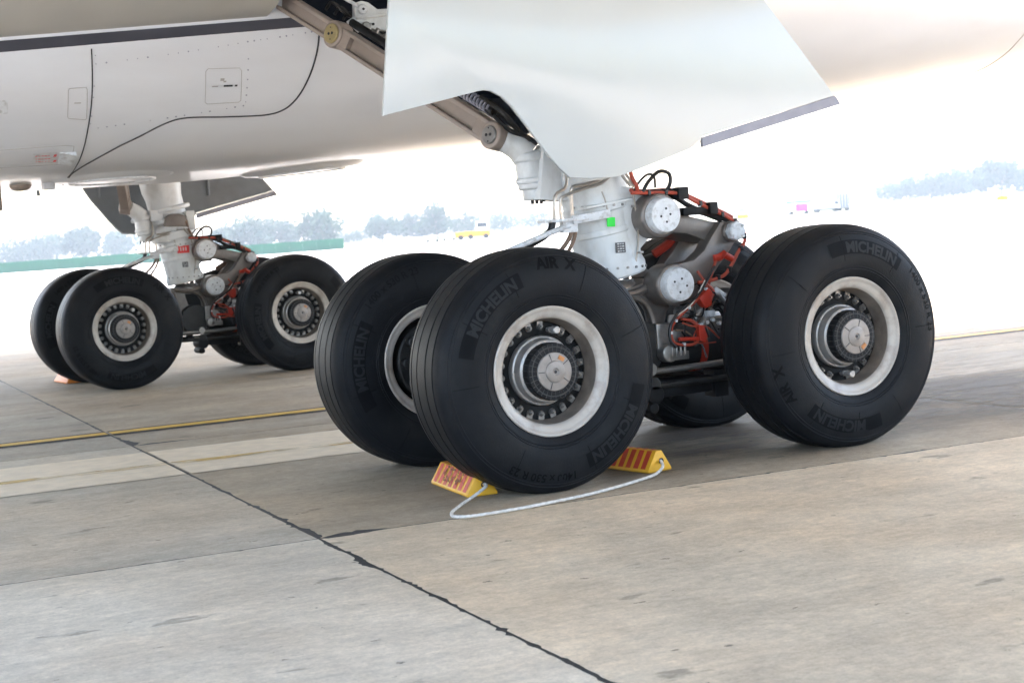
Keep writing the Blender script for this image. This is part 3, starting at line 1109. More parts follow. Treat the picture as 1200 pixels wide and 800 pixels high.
    b.tube([(1.0, .58, .985), (1.10, .578, .93), (1.145, .578, .82), (1.165, .58, .66)], .024, 8, 6)
    b.tube([(.78, .585, 1.0), (.82, .58, .80), (.88, .58, .62)], .024, 8, 6)
    P(b, 'casting_rib', MT['taupe'], fork)
    b = MB().prism([(.92, .96), (1.04, .955), (1.09, .88), (1.115, .70), (.98, .70)], .585, .61)
    P(b, 'casting_pocket', MT['black'], fork, smooth=0)
    cyl_y(b := MB(), 1.0, .66, .50, 1.0, .17)
    P(b, 'bogie_pivot', MT['dark'], fork)
    b = MB()
    b.box((1.17, .53, .70), (.12, .09, .20))
    b.cyl((1.16, .50, .62), (1.16, .42, .62), .055, n=16, bev=.006)
    P(b, 'pivot_bracket', MT['steel'], fork, bevel=.012)
    # bogie beam and axles
    b = MB()
    b.rev([(.10, -.24), (.165, -.23), (.172, -.18), (.172, .20), (.15, .24), (.145, .62), (.150, .64), (.150, .80), (.145, .82), (.148, 1.4), (.172, 1.84), (.172, 2.2), (.165, 2.26), (.10, 2.27)], (0, .754, .62), (1, 0, 0), 40, True, True)
    beam = P(b, 'bogie_beam', MT['dark'])
    b = MB().rev([(.150, 0), (.156, .01), (.156, .22), (.150, .23)], (1.58, .754, .62), (1, 0, 0), 36)
    P(b, 'beam_band', MT['steel'], beam)
    b = MB().rev([(.152, 0), (.158, .004), (.158, .05), (.152, .054)], (1.50, .754, .62), (1, 0, 0), 36)
    P(b, 'beam_marking', MT['red'], beam)
    for x in (0, L_):
        b = MB()
        cyl_y(b, x, ZC, -.20, .06, .085, 28)
        cyl_y(b, x, ZC, .0, D_, .105, 28)
        cyl_y(b, x, ZC, D_ - .06, D_ + .20, .085, 28)
        for s_ in (.30, D_ - .30):
            b.rev([(.10, -.03), (.16, -.02), (.165, .02), (.10, .03)], (x, s_, ZC), (0, 1, 0), 28)
        P(b, 'axle', MT['steel'])
    # brake rods below the beam
    for y, z0, z1 in ((.50, .53, .525), (.47, .445, .43), (1.02, .53, .525), (1.04, .445, .43)):
        b = MB().tube([(.15, y, z0), (1.0, y, z0 - .015), (1.86, y, z1)], .020, 10, 3)
        for x in (.15, 1.05, 1.86):
            b.cyl((x, y - .03, z0), (x, y + .03, z0), .04, n=16, bev=.005)
        P(b, 'brake_rod', MT['steel'] if z0 > .5 else MT['dark'])
    b = MB()
    b.box((1.30, .62, .40), (.55, .22, .10))
    b.box((1.55, .54, .40), (.10, .12, .17))
    b.cyl((1.05, .44, .38), (1.05, .70, .38), .06, n=18, bev=.006)
    b.cyl((1.02, .42, .30), (1.02, .66, .30), .035, n=14, bev=.006)
    P(b, 'rod_housing', MT['black'], bevel=.012)
    # torque links
    b = MB()
    for y0, y1 in ((.44, .60), (.91, 1.06)):
        cyl_y(b, 1.165, 1.452, y0, y1, .136, 40, .012)
    b.prism([(1.22, 1.575), (1.34, 1.52), (1.45, 1.435), (1.60, 1.395), (1.72, 1.385), (1.775, 1.345), (1.77, 1.29), (1.70, 1.265), (1.55, 1.28), (1.42, 1.33), (1.30, 1.345), (1.20, 1.34)], .56, .95)
    up_ = P(b, 'upper_torque_link', MT['taupe'], bevel=.014)
    b = MB()
    b.rev([(.112, 0), (.110, -.03), (.104, -.058), (.099, -.064), (.001, -.064)], (1.165, .445, 1.452), (0, 1, 0), 40)
    pc = P(b, 'pin_cap', MT['cap'], up_)
    dt = MB()
    for dx, dz_ in ((-.035, -.005), (.03, .004), (.002, .04), (.002, -.04)):
        dt.cyl((1.165 + dx, .384, 1.452 + dz_), (1.165 + dx, .3795, 1.452 + dz_), .0075, n=8)
    P(dt, 'cap_holes', MT['seam'], up_)['kind'] = 'stuff'
    b = MB()
    b.prism([(1.63, 1.385), (1.74, 1.375), (1.77, 1.31), (1.70, 1.22), (1.60, 1.12), (1.50, 1.00), (1.40, .915), (1.28, .90), (1.17, .96), (1.15, 1.04), (1.20, 1.12), (1.30, 1.15), (1.42, 1.165), (1.50, 1.22), (1.56, 1.30)], .50, .62)
    b.prism([(1.63, 1.38), (1.74, 1.37), (1.77, 1.31), (1.70, 1.22), (1.60, 1.12), (1.48, 1.00), (1.40, .93), (1.38, 1.10), (1.50, 1.22), (1.56, 1.30)], .86, .98)
    for y0, y1 in ((.44, .62), (.88, 1.04)):
        cyl_y(b, 1.235, 1.030, y0, y1, .128, 40, .012)
    lo_ = P(b, 'lower_torque_link', MT['taupe'], bevel=.014)
    b = MB()
    b.rev([(.108, 0), (.106, -.03), (.101, -.058), (.096, -.064), (.001, -.064)], (1.235, .445, 1.030), (0, 1, 0), 40)
    P(b, 'pin_cap', MT['cap'], lo_)
    dt = MB()
    for dx, dz_ in ((-.04, .02), (.012, .035), (.045, -.01), (-.005, -.045)):
        dt.cyl((1.235 + dx, .384, 1.03 + dz_), (1.235 + dx, .3795, 1.03 + dz_), .0075, n=8)
    P(dt, 'cap_holes', MT['seam'], lo_)['kind'] = 'stuff'
    b = MB().tube([(1.12, .50, 1.40), (1.05, .50, 1.20)], .02, 8, 0)
    b = MB()
    cyl_y(b, 1.70, 1.325, .47, 1.02, .066, 28)
    P(b, 'apex_pin', MT['taupe'])
    b = MB()
    cyl_y(b, 1.70, 1.325, .415, .475, .060, 8, .008)
    for k in range(4):
        t = math.pi / 4 + math.pi / 2 * k
        b.cyl((1.70 + .045 * math.cos(t), .42, 1.325 + .045 * math.sin(t)), (1.70 + .045 * math.cos(t), .405, 1.325 + .045 * math.sin(t)), .011, n=6)
    P(b, 'apex_cap', MT['cap'])
    # small dark stop under the lug
    b = MB().box((1.215, .60, 1.335), (.10, .08, .034))
    P(b, 'stop_block', MT['dark'], leg, bevel=.01)
    # --- hoses and harness
    def hose(name, m, pts, r, n=8):
        if far and name == 'orange_hose' and len(pts) < 10:
            m = MT['brown']
        return P(MB().tube(pts, r, n, 8), name, m)
    hose('orange_hose', MT['orange'], [(.975, .46, 1.80), (.99, .46, 1.70), (1.02, .46, 1.64), (1.03, .47, 1.61)], .013)
    hose('orange_hose', MT['orange'], [(.98, .46, 1.60), (1.06, .46, 1.595), (1.18, .46, 1.59), (1.32, .46, 1.575), (1.44, .47, 1.52), (1.56, .48, 1.465), (1.68, .48, 1.41), (1.765, .47, 1.34), (1.775, .46, 1.26), (1.71, .45, 1.19), (1.66, .45, 1.12), (1.60, .45, 1.06), (1.49, .44, 1.035), (1.40, .44, 1.03)], .0115)
    hose('orange_hose', MT['orange'], [(1.0, .50, 1.615), (1.12, .52, 1.605), (1.30, .50, 1.60), (1.44, .50, 1.545), (1.58, .5, 1.48), (1.72, .5, 1.41)], .012)
    hose('black_hose', MT['hose'], [(1.01, .48, 1.60), (1.03, .46, 1.65), (1.09, .45, 1.70), (1.14, .45, 1.69), (1.15, .46, 1.62)], .008)
    hose('black_hose', MT['hose'], [(1.06, .46, 1.60), (1.10, .45, 1.66), (1.17, .44, 1.715), (1.24, .44, 1.70), (1.25, .45, 1.64), (1.22, .47, 1.58)], .012)
    hose('black_hose', MT['hose'], [(1.10, .55, 1.60), (1.30, .52, 1.565), (1.42, .52, 1.50), (1.55, .52, 1.445), (1.68, .5, 1.40), (1.75, .48, 1.37)], .017)
    hose('black_hose', MT['hose'], [(1.46, .52, 1.46), (1.58, .52, 1.42), (1.66, .52, 1.38), (1.70, .5, 1.33)], .009)
    b = MB().box((1.335, .47, 1.578), (.075, .07, .075))
    b.box((1.20, .50, 1.60), (.25, .05, .022))
    P(b, 'hose_clamp', MT['black'], bevel=.008)
    b = MB().box((1.555, .48, 1.475), (.06, .07, .075))
    b.box((1.45, .50, 1.465), (.20, .05, .05))
    P(b, 'hose_clamp', MT['black'], bevel=.008)
    # harness loop below the lower link
    hose('wiring_harness', MT['orange'], [(1.40, .44, 1.10), (1.45, .43, 1.0), (1.36, .42, .92), (1.25, .41, .85), (1.18, .41, .79), (1.165, .41, .72), (1.20, .41, .675), (1.30, .41, .66), (1.36, .42, .68), (1.38, .42, .74), (1.33, .42, .80), (1.25, .42, .82)], .0085, 6)
    hose('wiring_harness', MT['hose'], [(1.52, .43, 1.12), (1.42, .42, 1.0), (1.34, .41, .93), (1.22, .405, .86), (1.155, .40, .78), (1.15, .40, .70), (1.19, .405, .655)], .009, 6)
    hose('wiring_harness', MT['rope'], [(1.44, .425, 1.04), (1.33, .405, .915), (1.21, .40, .845)], .004, 5)
    hose('orange_hose', MT['orange'], [(1.45, .43, 1.02), (1.50, .43, .97), (1.47, .43, .91), (1.42, .43, .88)], .009, 6)
    hose('orange_hose', MT['orange'], [(1.62, .52, 1.20), (1.55, .48, 1.12), (1.50, .46, 1.04), (1.47, .45, .96)], .010, 6)
    b = MB().prism([(1.375, .935), (1.45, .995), (1.475, .97), (1.465, .885), (1.42, .87)], .40, .47)
    P(b, 'red_guard', MT['red'], bevel=.01)
    b = MB().tube([(1.65, .50, 1.19), (1.60, .50, 1.17), (1.56, .50, 1.165)], .024, 10, 4)
    b.cyl((1.61, .45, 1.185), (1.665, .45, 1.155), .021, n=12)
    P(b, 'red_connector', MT['red'])
    b = MB().prism([(1.36, .78), (1.40, .76), (1.42, .70), (1.40, .66), (1.36, .68)], .40, .44)
    b.tube([(1.22, .42, .70), (1.30, .42, .695), (1.37, .42, .69)], .014, 6, 3)
    P(b, 'red_guard', MT['red'], bevel=.006)
    # valve block and brake manifolds between beam and link
    b = MB()
    b.box((1.56, .56, .90), (.20, .16, .10))
    b.cyl((1.44, .46, .88), (1.36, .46, .80), .022, n=10)
    b.cyl((1.50, .46, .86), (1.42, .46, .77), .022, n=10)
    b.cyl((1.28, .42, .86), (1.28, .50, .86), .038, n=16, bev=.005)
    b.cyl((1.60, .46, .84), (1.74, .46, .80), .03, n=12)
    b.box((1.66, .50, .92), (.05, .10, .12))
    b.cyl((1.50, .44, .80), (1.68, .44, .79), .013, n=8)
    b.cyl((1.53, .42, .95), (1.60, .42, .86), .014, n=8)
    P(b, 'valve_block', MT['steel'], bevel=.006)
    b = MB()
    b.box((1.25, .50, .715), (.10, .06, .07))
    b.box((1.22, .46, .60), (.14, .08, .05))
    for k in range(4):
        b.cyl((1.17 + .03 * k, .42, .60), (1.17 + .03 * k, .42, .655), .010, n=8)
    P(b, 'junction_box', MT['steel'], bevel=.008)
    b = MB()
    for k in range(7):
        a0 = Vector((1.45 + .05 * random.random(), .48, .80 + .15 * random.random()))
        b.tube([a0, a0 + Vector((.08, -.03 * random.random(), .06 * random.uniform(-1, 1))), a0 + Vector((.17, .03, -.09 * random.random())), a0 + Vector((.30, .02, -.02))], .007, 6, 5)
    P(b, 'brake_hoses', MT['hose'])['kind'] = 'stuff'
    rw = random.Random(11)
    for k in range(16):
        a0 = Vector((rw.uniform(1.22, 1.60), rw.uniform(.40, .46), rw.uniform(.72, 1.02)))
        pts = [a0]
        for _ in range(3):
            a0 = a0 + Vector((rw.uniform(-.03, .11), rw.uniform(-.02, .02), rw.uniform(-.10, .07)))
            pts.append(a0)
        hose('wire', MT[rw.choice(['hose', 'hose', 'brown', 'orange', 'pipe', 'steel'])], pts, rw.choice((.004, .005, .006)), 5)
    b = MB()
    for x, y, z in ((1.10, .46, 1.593), (1.22, .46, 1.588), (1.47, .472, 1.508), (1.63, .48, 1.432), (1.72, .475, 1.385), (1.775, .463, 1.29), (1.735, .452, 1.215), (1.64, .45, 1.095), (1.55, .445, 1.05)):
        b.box((x, y, z), (.020, .034, .034))
    P(b, 'tie_wraps', MT['hose'], bevel=.004)['kind'] = 'stuff'
    b = MB()
    for x, y, z in ((1.44, .42, .985), (1.30, .405, .885), (1.20, .405, .815), (1.16, .405, .745), (1.25, .41, .668), (1.37, .42, .70)):
        b.box((x, y, z), (.016, .024, .018))
    P(b, 'wire_clips', MT['cap'], bevel=.003)['kind'] = 'stuff'
    b = MB()
    for k in range(7):
        b.cyl((1.40 + .045 * k, .455, .77 + .012 * (k % 3)), (1.40 + .045 * k, .43, .77 + .012 * (k % 3)), .013, n=6)
    b.cyl((1.52, .45, .98), (1.58, .43, .93), .020, n=10, bev=.003)
    b.cyl((1.62, .45, .90), (1.62, .41, .90), .026, n=12, bev=.003)
    b.box((1.47, .45, .835), (.06, .05, .035))
    P(b, 'union_nuts', MT['cap'], bevel=.002)['kind'] = 'stuff'
    # ring of fasteners round the leg collar, drips of grease below the joint
    b = MB()
    for k in range(9):
        th = R(200 + 17 * k)
        for zz, rr in ((1.155, .217), (1.535, .217)):
            cx_ = .985 - .18 * (zz - 1.10)
            q = Vector((cx_ + rr * math.cos(th), .754 + rr * math.sin(th), zz))
            d_ = Vector((math.cos(th), math.sin(th), 0))
            b.cyl(q - d_ * .004, q + d_ * .007, .0085, n=6)
    P(b, 'collar_bolts', MT['steel'], leg)['kind'] = 'stuff'
    hose('hydraulic_pipe', MT['pipe'], [(1.01, .50, 1.63), (1.03, .51, 1.54), (1.05, .53, 1.42), (1.06, .55, 1.30), (1.04, .56, 1.18)], .006)
    b = MB()
    for x, z in ((1.036, 1.52), (1.055, 1.38), (1.055, 1.24)):
        b.box((x, .525, z), (.03, .03, .014))
    P(b, 'pipe_clips', MT['steel'], leg, bevel=.002)['kind'] = 'stuff'
    # machinery on the far side of the beam
    b = MB()
    b.box((1.30, .98, .95), (.45, .22, .26))
    b.cyl((1.05, 1.0, 1.05), (1.75, 1.05, 1.22), .07, n=18, bev=.01)
    b.box((.78, .98, .80), (.30, .3, .34))
    P(b, 'levelling_actuator', MT['dark'], bevel=.02)
    hose('orange_hose', MT['red'], [(1.42, .96, 1.21), (1.52, .93, 1.27), (1.60, .90, 1.32), (1.66, .88, 1.30)], .03)
    # pipes and rod in front of the leg
    hose('hydraulic_pipe', MT['pipe'], [(.59, .60, 1.87), (.60, .56, 1.74), (.585, .55, 1.66), (.52, .55, 1.62), (.50, .55, 1.56), (.50, .56, 1.47)], .010)
    hose('hydraulic_pipe', MT['pipe'], [(.88, .52, 1.71), (.80, .52, 1.665), (.68, .53, 1.64), (.58, .54, 1.61), (.545, .55, 1.58), (.545, .56, 1.47)], .010)
    hose('hydraulic_pipe', MT['pipe'], [(.89, .525, 1.73), (.80, .525, 1.69), (.70, .53, 1.665), (.63, .54, 1.655), (.62, .55, 1.60), (.625, .56, 1.48)], .011)
    hose('hydraulic_pipe', MT['pipe'], [(.93, .50, 1.74), (.955, .49, 1.69), (.99, .48, 1.64)], .009)
    hose('hydraulic_pipe', MT['pipe'], [(.955, .50, 1.745), (.985, .49, 1.69), (1.01, .48, 1.63)], .009)
    hose('hydraulic_pipe', MT['pipe'], [(.82, .53, 1.62), (.84, .53, 1.56), (.855, .53, 1.475)], .005)
    b = MB().box((.56, .56, 1.465), (.30, .10, .016))
    b.box((.60, .57, 1.425), (.10, .05, .07))
    P(b, 'pipe_bracket', MT['cap'], leg, bevel=.004)
    hose('braided_hose', MT['brown'], [(.62, .56, 1.45), (.60, .57, 1.36), (.52, .60, 1.26), (.40, .64, 1.16)], .014)
    hose('braided_hose', MT['brown'], [(.645, .56, 1.45), (.63, .57, 1.35), (.57, .60, 1.24), (.46, .64, 1.12)], .012)
    hose('black_hose', MT['hose'], [(.50, .58, 1.46), (.47, .58, 1.40), (.36, .60, 1.34), (.20, .62, 1.28), (.08, .62, 1.18)], .022)
    b = MB().tube([(.60, .55, 1.435), (.35, .57, 1.36), (.10, .60, 1.275), (-.1, .62, 1.2)], .017, 10, 3)
    P(b, 'steady_rod', MT['cap'])
    state['mir'] = far
    # side stay joint on the front of the leg
    b = MB()
    b.cyl((.525, .85, 1.665), (.51, .85, 1.90), .088, n=28, bev=.012)
    b.cyl((.53, .85, 1.60), (.525, .85, 1.68), .066, n=24, bev=.008)
    b.rev([(.088, 0), (.098, .01), (.098, .03), (.088, .04)], (.523, .85, 1.70), (-.05, 0, 1), 28)
    b.rev([(.088, 0), (.100, .012), (.100, .05), (.088, .06)], (.514, .85, 1.83), (-.05, 0, 1), 28)
    b.prism([(.50, 1.60), (.68, 1.58), (.84, 1.74), (.58, 1.93), (.55, 1.90)], .72, .86)
    sj = P(b, 'stay_joint', MT['leg'], bevel=.010)
    b = MB()
    b.tube([(.50, .86, 1.88), (.45, .87, 1.93), (.36, .90, 1.985)], lambda t: .095 - .02 * t, 20, 5)
    P(b, 'joint_knuckle', MT['leg'], sj)
    b = MB().cyl((.545, .76, 1.585), (.545, .76, 1.60), .01, n=6)
    for k in range(3):
        b.cyl((.49 + .03 * k, .80, 1.575), (.49 + .03 * k, .80, 1.60), .010, n=6)
    P(b, 'joint_bolt', MT['black'], sj)
    # side stay
    P0, K, U = Vector((.331, .90, 1.995)), Vector((-.082, 2.30, 2.793)), Vector((-.56, 3.5, 3.54))
    vc = Vector((-.62, -.60, -.05))
    def arm(a, c, w0, t0, name, ra, rc):
        d = (c - a).normalized()
        n = (vc - d * vc.dot(d)).normalized()
        s = n.cross(d)
        Lr = (c - a).length
        b = MB()
        mid = a.lerp(c, .5)
        b.box(mid - n * t0 * .15, (Lr - .10, w0 * .9, t0 * .5), (d, s, n))
        for sg_ in (-1, 1):
            b.box(mid + s * (sg_ * (w0 / 2 - .013)), (Lr - .16, .026, t0), (d, s, n))
        for e, rr, q in ((a, ra, 1), (c, rc, -1)):
            if rr:
                b.cyl(e - n * t0 * .55, e + n * t0 * .62, rr, n=32, bev=.008)
                b.box(e + d * (q * .10), (.13, w0 * .96, t0 * .98), (d, s, n))
        return P(b, name, MT['stay'], bevel=.006), n
    lo_arm, n1 = arm(P0, K, .135, .10, 'side_stay', .085, .092)
    up_arm, n2 = arm(K, U, .125, .09, 'side_stay', 0, 0)
    for e, m_, rr, nn_, par in ((P0, 'steel', .056, n1, lo_arm), (K, 'gold', .066, n1, lo_arm)):
        b = MB()
        b.cyl(e + nn_ * .05, e + nn_ * .076, rr, n=32, bev=.005)
        P(b, 'stay_pin', MT[m_], par)
        a_2, b_2, _ = basis(nn_)
        dt = MB()
        for q in (-1, 1):
            dt.cyl(e + nn_ * .074 + a_2 * (.016 * q), e + nn_ * .0785 + a_2 * (.016 * q), .010, n=8)
        dt.cyl(e + nn_ * .074 + b_2 * .04, e + nn_ * .078 + b_2 * .04, .005, n=6)
        dt.cyl(e + nn_ * .074 - b_2 * .04, e + nn_ * .078 - b_2 * .04, .005, n=6)
        P(dt, 'pin_holes', MT['seam'], par)
    # flexible hose coil alongside the stay
    d = (K - P0).normalized()
    off = Vector((-.02, -.06, .135))
    hx = []
    a_2, b_2, _ = basis(d)
    for k in range(140):
        t = k / 139
        hx.append(P0 + d * (.06 + .62 * t) + off + (a_2 * math.cos(k * .9) + b_2 * math.sin(k * .9)) * .030)
    P(MB().tube(hx, .0085, 5, 0), 'spring_coil', MT['seal'])
    P(MB().tube([P0 + off + d * .02, P0 + off + d * .3, P0 + off + d * .7, P0 + off + d * 1.5], .026, 10, 3), 'actuator_rod', MT['black'])
    hose('black_hose', MT['hose'], [P0 + off + d * .16 + Vector((0, -.02, .03)), P0 + off + Vector((.02, -.02, .01)), (.44, .82, 2.02), (.50, .80, 1.95)], .018)
    hose('black_hose', MT['hose'], [P0 + off + d * .10 + Vector((0, -.03, -.02)), (.37, .82, 2.03), (.47, .78, 1.98), (.53, .76, 1.93)], .014)
    # bay bracket above the stay
    b = MB().prism([(.164, 3.05), (.214, 3.066), (.264, 3.055), (.327, 3.007), (.60, 3.02), (.60, 2.85), (.314, 2.866), (.22, 2.872), (.19, 2.854), (.108, 2.93), (.158, 2.96)], 2.58, 2.64)
    brk = P(b, 'bay_bracket', MT['leg'], bevel=.008)
    b = MB().prism([(.16, 2.95), (.45, 2.985), (.60, 2.985), (.60, 2.965), (.45, 2.965), (.16, 2.935)], 2.55, 2.60)
    P(b, 'bracket_flange', MT['leg'], brk, bevel=.004)
    b = MB().cyl((.212, 2.59, 3.005), (.212, 2.555, 3.005), .034, n=20, bev=.006)
    P(b, 'bracket_bolt', MT['cap'], brk)
    b = MB().cyl((.212, 2.56, 3.005), (.212, 2.55, 3.005), .009, n=8)
    b.cyl((.285, 2.585, 2.905), (.285, 2.57, 2.905), .009, n=8)
    P(b, 'bolt_hole', MT['seam'], brk)
    b = MB().cyl((.225, 2.59, 2.89), (.225, 2.545, 2.89), .030, n=20, bev=.006)
    P(b, 'bracket_bolt', MT['steel'], brk)
    P(MB().tube([(.02, 2.60, 3.13), (.10, 2.58, 3.075), (.18, 2.57, 3.03)], .012, 8, 3), 'link_rod', MT['cap'], brk)
    b = MB()
    b.tube([(.24, 2.50, 2.86), (.29, 2.50, 2.83), (.34, 2.50, 2.78)], .009, 8, 3)
    b.cyl((.31, 2.46, 2.80), (.37, 2.46, 2.70), .034, n=14, bev=.006)
    b.cyl((.27, 2.50, 2.79), (.42, 2.50, 2.84), .017, n=10)
    b.cyl((.36, 2.46, 2.76), (.40, 2.46, 2.66), .028, n=10)
    b.cyl((.24, 2.48, 2.80), (.28, 2.48, 2.86), .015, n=10)
    P(b, 'bay_actuator', MT['steel'], brk)
    b = MB()
    for k in range(6):
        a0 = Vector((-.02 + .06 * k, 2.66, 3.02 - .035 * k))
        b.tube([a0, a0 + Vector((.06, .02, .05)), a0 + Vector((.15, .0, -.04)), a0 + Vector((.25, .03, -.06))], .012, 6, 4)
    P(b, 'bay_hoses', MT['hose'], brk)['kind'] = 'stuff'
    # --- leg door
    poly = [(-.688, 2.087), (-.114, 2.203), (-.075, 2.208), (-.036, 2.203), (.03, 2.170), (.09, 2.113), (.18, 1.995), (.285, 1.853), (.36, 1.765), (.427, 1.702), (.56, 1.690), (.74, 1.690), (.95, 1.745), (1.16, 1.805),
            (1.24, 1.828), (1.275, 1.845), (1.30, 1.865), (1.325, 1.872), (1.335, 1.898), (2.329, 2.112), (1.84, 2.698), (1.51, 3.10), (-.545, 3.10), (-.602, 2.702)]
    if far:
        poly = [(-.545, 2.42), (-.114, 2.40), (-.06, 2.36), (-.02, 2.30), (.03, 2.215)] + poly[5:]
    b = MB().prism(poly, .2, .225)
    dr = P(b, 'gear_door', MT['door'], bevel=.004)
    dr['label'] = 'pale panel door bolted to the %s gear leg' % word
    b = MB().prism([(1.338, 1.836), (2.371, 2.058), (2.331, 2.110), (1.336, 1.893)], .198, .228)
    P(b, 'door_seal', MT['seal'], dr, smooth=0)
    cxp, czp = .75, 2.45
    P(MB().prism([(cxp + (x - cxp) * .985, czp + (z - czp) * .98) for x, z in poly], .2255, .230), 'door_inner_skin', MT['primer'], dr, smooth=0)
    b = MB()
    for pts in ([(-.5, 2.2), (-.5, 3.0)], [(.2, 2.15), (.2, 3.0)], [(.9, 1.85), (.9, 3.0)], [(1.5, 2.1), (1.5, 2.9)], [(-.5, 2.5), (1.7, 2.5)]):
        b.tube([(x, .238, z) for x, z in pts], .022, 6, 0)
    P(b, 'door_stiffener', MT['primer'], dr)
    for z in (1.85, 2.35):
        b = MB().tube([(.55, .24, z), (.85, .60, z - .03)], .03, 8, 0)
        b.tube([(1.15, .24, z + .08), (.9, .60, z - .03)], .03, 8, 0)
        P(b, 'door_link', MT['leg'], dr)
gear(False)
gear(True)

# ------------------------------------------------------------------ chocks and rope
def chock(name, loc, rz, ln, wd, ht, body, label, grp, grimy):
    t = empty(name, loc)
    t.rotation_euler.z = rz
    tag(t, label, 'wheel chock', grp)
    prof = [(-wd / 2, .004), (wd / 2, .004), (wd / 2, .02), (.022, ht), (-.022, ht), (-wd / 2, .02)]
    b = MB().prism(prof, 0, ln)
    b.build('chock_body', MT[body], t, bevel=.006)
    s = MB()
    ns = 7
    nl = Vector((-(ht - .02), 0, wd / 2 - .022)).normalized()
    for k in range(ns):
        y = ln * (.10 + .80 * k / (ns - 1))
        for sgn in (-1, 1):
            n_ = Vector((sgn * (ht - .02), 0, wd / 2 - .022)).normalized() * .0018
            lo_p, hi_p = Vector((sgn * wd / 2, 0, .02)), Vector((sgn * .022, 0, ht))
            hw = .027 * ln / .62
            q = [lo_p.lerp(hi_p, u) + Vector((0, y + e * hw * random.uniform(.9, 1.05), 0)) + n_ for u, e in ((.05, -1), (.05, 1), (.5, 1), (.97, 1), (.97, -1), (.5, -1))]
            s.add(q, [(0, 1, 2, 3, 4, 5)])
        s.add([(-.018, y - .016, ht + .0015), (.018, y - .016, ht + .0015), (.018, y + .016, ht + .0015), (-.018, y + .016, ht + .0015)], [(0, 1, 2, 3)])
    if body == 'yellow':
        s.build('red_stripes', MT['chred'], t, smooth=0)
    if grimy:
        g = MB()
        rnd = random.Random(3)
        for k in range(60):
            y = ln * rnd.uniform(.18, .78)
            u = rnd.uniform(.25, .92)
            a = Vector((-wd / 2, 0, .02)).lerp(Vector((-.022, 0, ht)), u) + nl * .006
            sx, sy = rnd.uniform(.003, .008), rnd.uniform(.003, .014)
            tt = Vector((wd / 2 - .022, 0, ht - .02)).normalized()
            c0 = a + Vector((0, y, 0))
            g.add([c0 - tt * sx - Vector((0, sy, 0)), c0 + tt * sx * .7 - Vector((0, sy * .6, 0)), c0 + tt * sx + Vector((0, sy, 0)), c0 - tt * sx * .6 + Vector((0, sy * .8, 0))], [(0, 1, 2, 3)])
        g.build('grime_marks', MT['grime'], t, smooth=0)['kind'] = 'stuff'
    MB().rev([(.010, .0), (.017, -.002), (.017, -.005), (.010, -.005), (.010, .0)], (.01, 0, ht * .52), (0, 1, 0), 14).build('rope_hole', MT['seam'], t)
    return t
chock('wheel_chock', (-.345, .03, .0), R(-6), .64, .175, .125, 'yellow', 'grimy yellow and red striped chock left of the near front tyre, lettering smudged', 'wheel chocks', True)
chock('wheel_chock', (.735, -.06, .0), R(9), .50, .175, .125, 'yellow', 'clean yellow chock with bold red stripes at the right side of the roped tyre', 'wheel chocks', False)
chock('wheel_chock', (-.10, 11.55, .0), R(4), .55, .22, .14, 'orangech', 'small plain orange chock at the leftmost tyre of the far gear', 'wheel chocks', False)
RP = [(-.33, .035, .067), (-.345, -.02, .062), (-.44, -.07, .03), (-.52, -.12, .014), (-.62, -.24, .013), (-.71, -.36, .013), (-.75, -.47, .013), (-.70, -.535, .013), (-.56, -.545, .013), (-.38, -.535, .013), (-.18, -.50, .013),
      (.05, -.45, .013), (.28, -.36, .013), (.47, -.27, .013), (.62, -.19, .016), (.71, -.13, .04), (.735, -.08, .064), (.745, -.05, .067)]
pth = crom(RP, 10)
b = MB()
b.tube(pth, .0075, 8, 0)
for ph in (0, 2.1, 4.2):
    hx = []
    for k, p in enumerate(pth):
        t = (pth[min(k + 1, len(pth) - 1)] - pth[max(k - 1, 0)]).normalized()
        a_2, b_2, _ = basis(t)
        hx.append(p + (a_2 * math.cos(k * .8 + ph) + b_2 * math.sin(k * .8 + ph)) * .0042)
    b.tube(hx, .0052, 5, 0)
rp = b.build('rope', MT['rope'])
tag(rp, 'white braided rope on the concrete tying the two striped chocks together', 'rope')

# ------------------------------------------------------------------ far side of the field
HF, HR = Vector((.4477, .8942, 0)), Vector((.8942, -.4477, 0))
def field(off, dist, z=0):
    """a spot on the airfield: distance along the apron from here and sideways offset in metres"""
    p = CAM + HF * dist + HR * (off + .0049 * dist)
    return Vector((p.x, p.y, z))
# grass beyond the taxiway
b = MB()
g_ = [field(-700, 330, .01), field(800, 420, .01), field(1300, 1250, .01), field(-1200, 1250, .01)]
gr = b.add(g_, [(0, 1, 2, 3)]).build('grass_field', MT['grass'], smooth=0)
tag(gr, kind='structure')
# green fence
fa, fb = field(-112, 290), field(-29.8, 290)
fr = empty('green_fence', fa)
tag(fr, 'long green sheet fence behind the far landing gear', 'fence')
dv = (fb - fa)
Ln = dv.length
dv.normalize()
nf = 34
for k in range(nf):
    c = fa + dv * (Ln * (k + .5) / nf) + Vector((0, 0, 1.0))
    MB().box(c, (Ln / nf - .015, .06, 1.9 + .03 * (k % 3)), (dv, Vector((-dv.y, dv.x, 0)), Vector((0, 0, 1)))).build('fence_panel', MT['fence'], fr, off=fa, smooth=0)
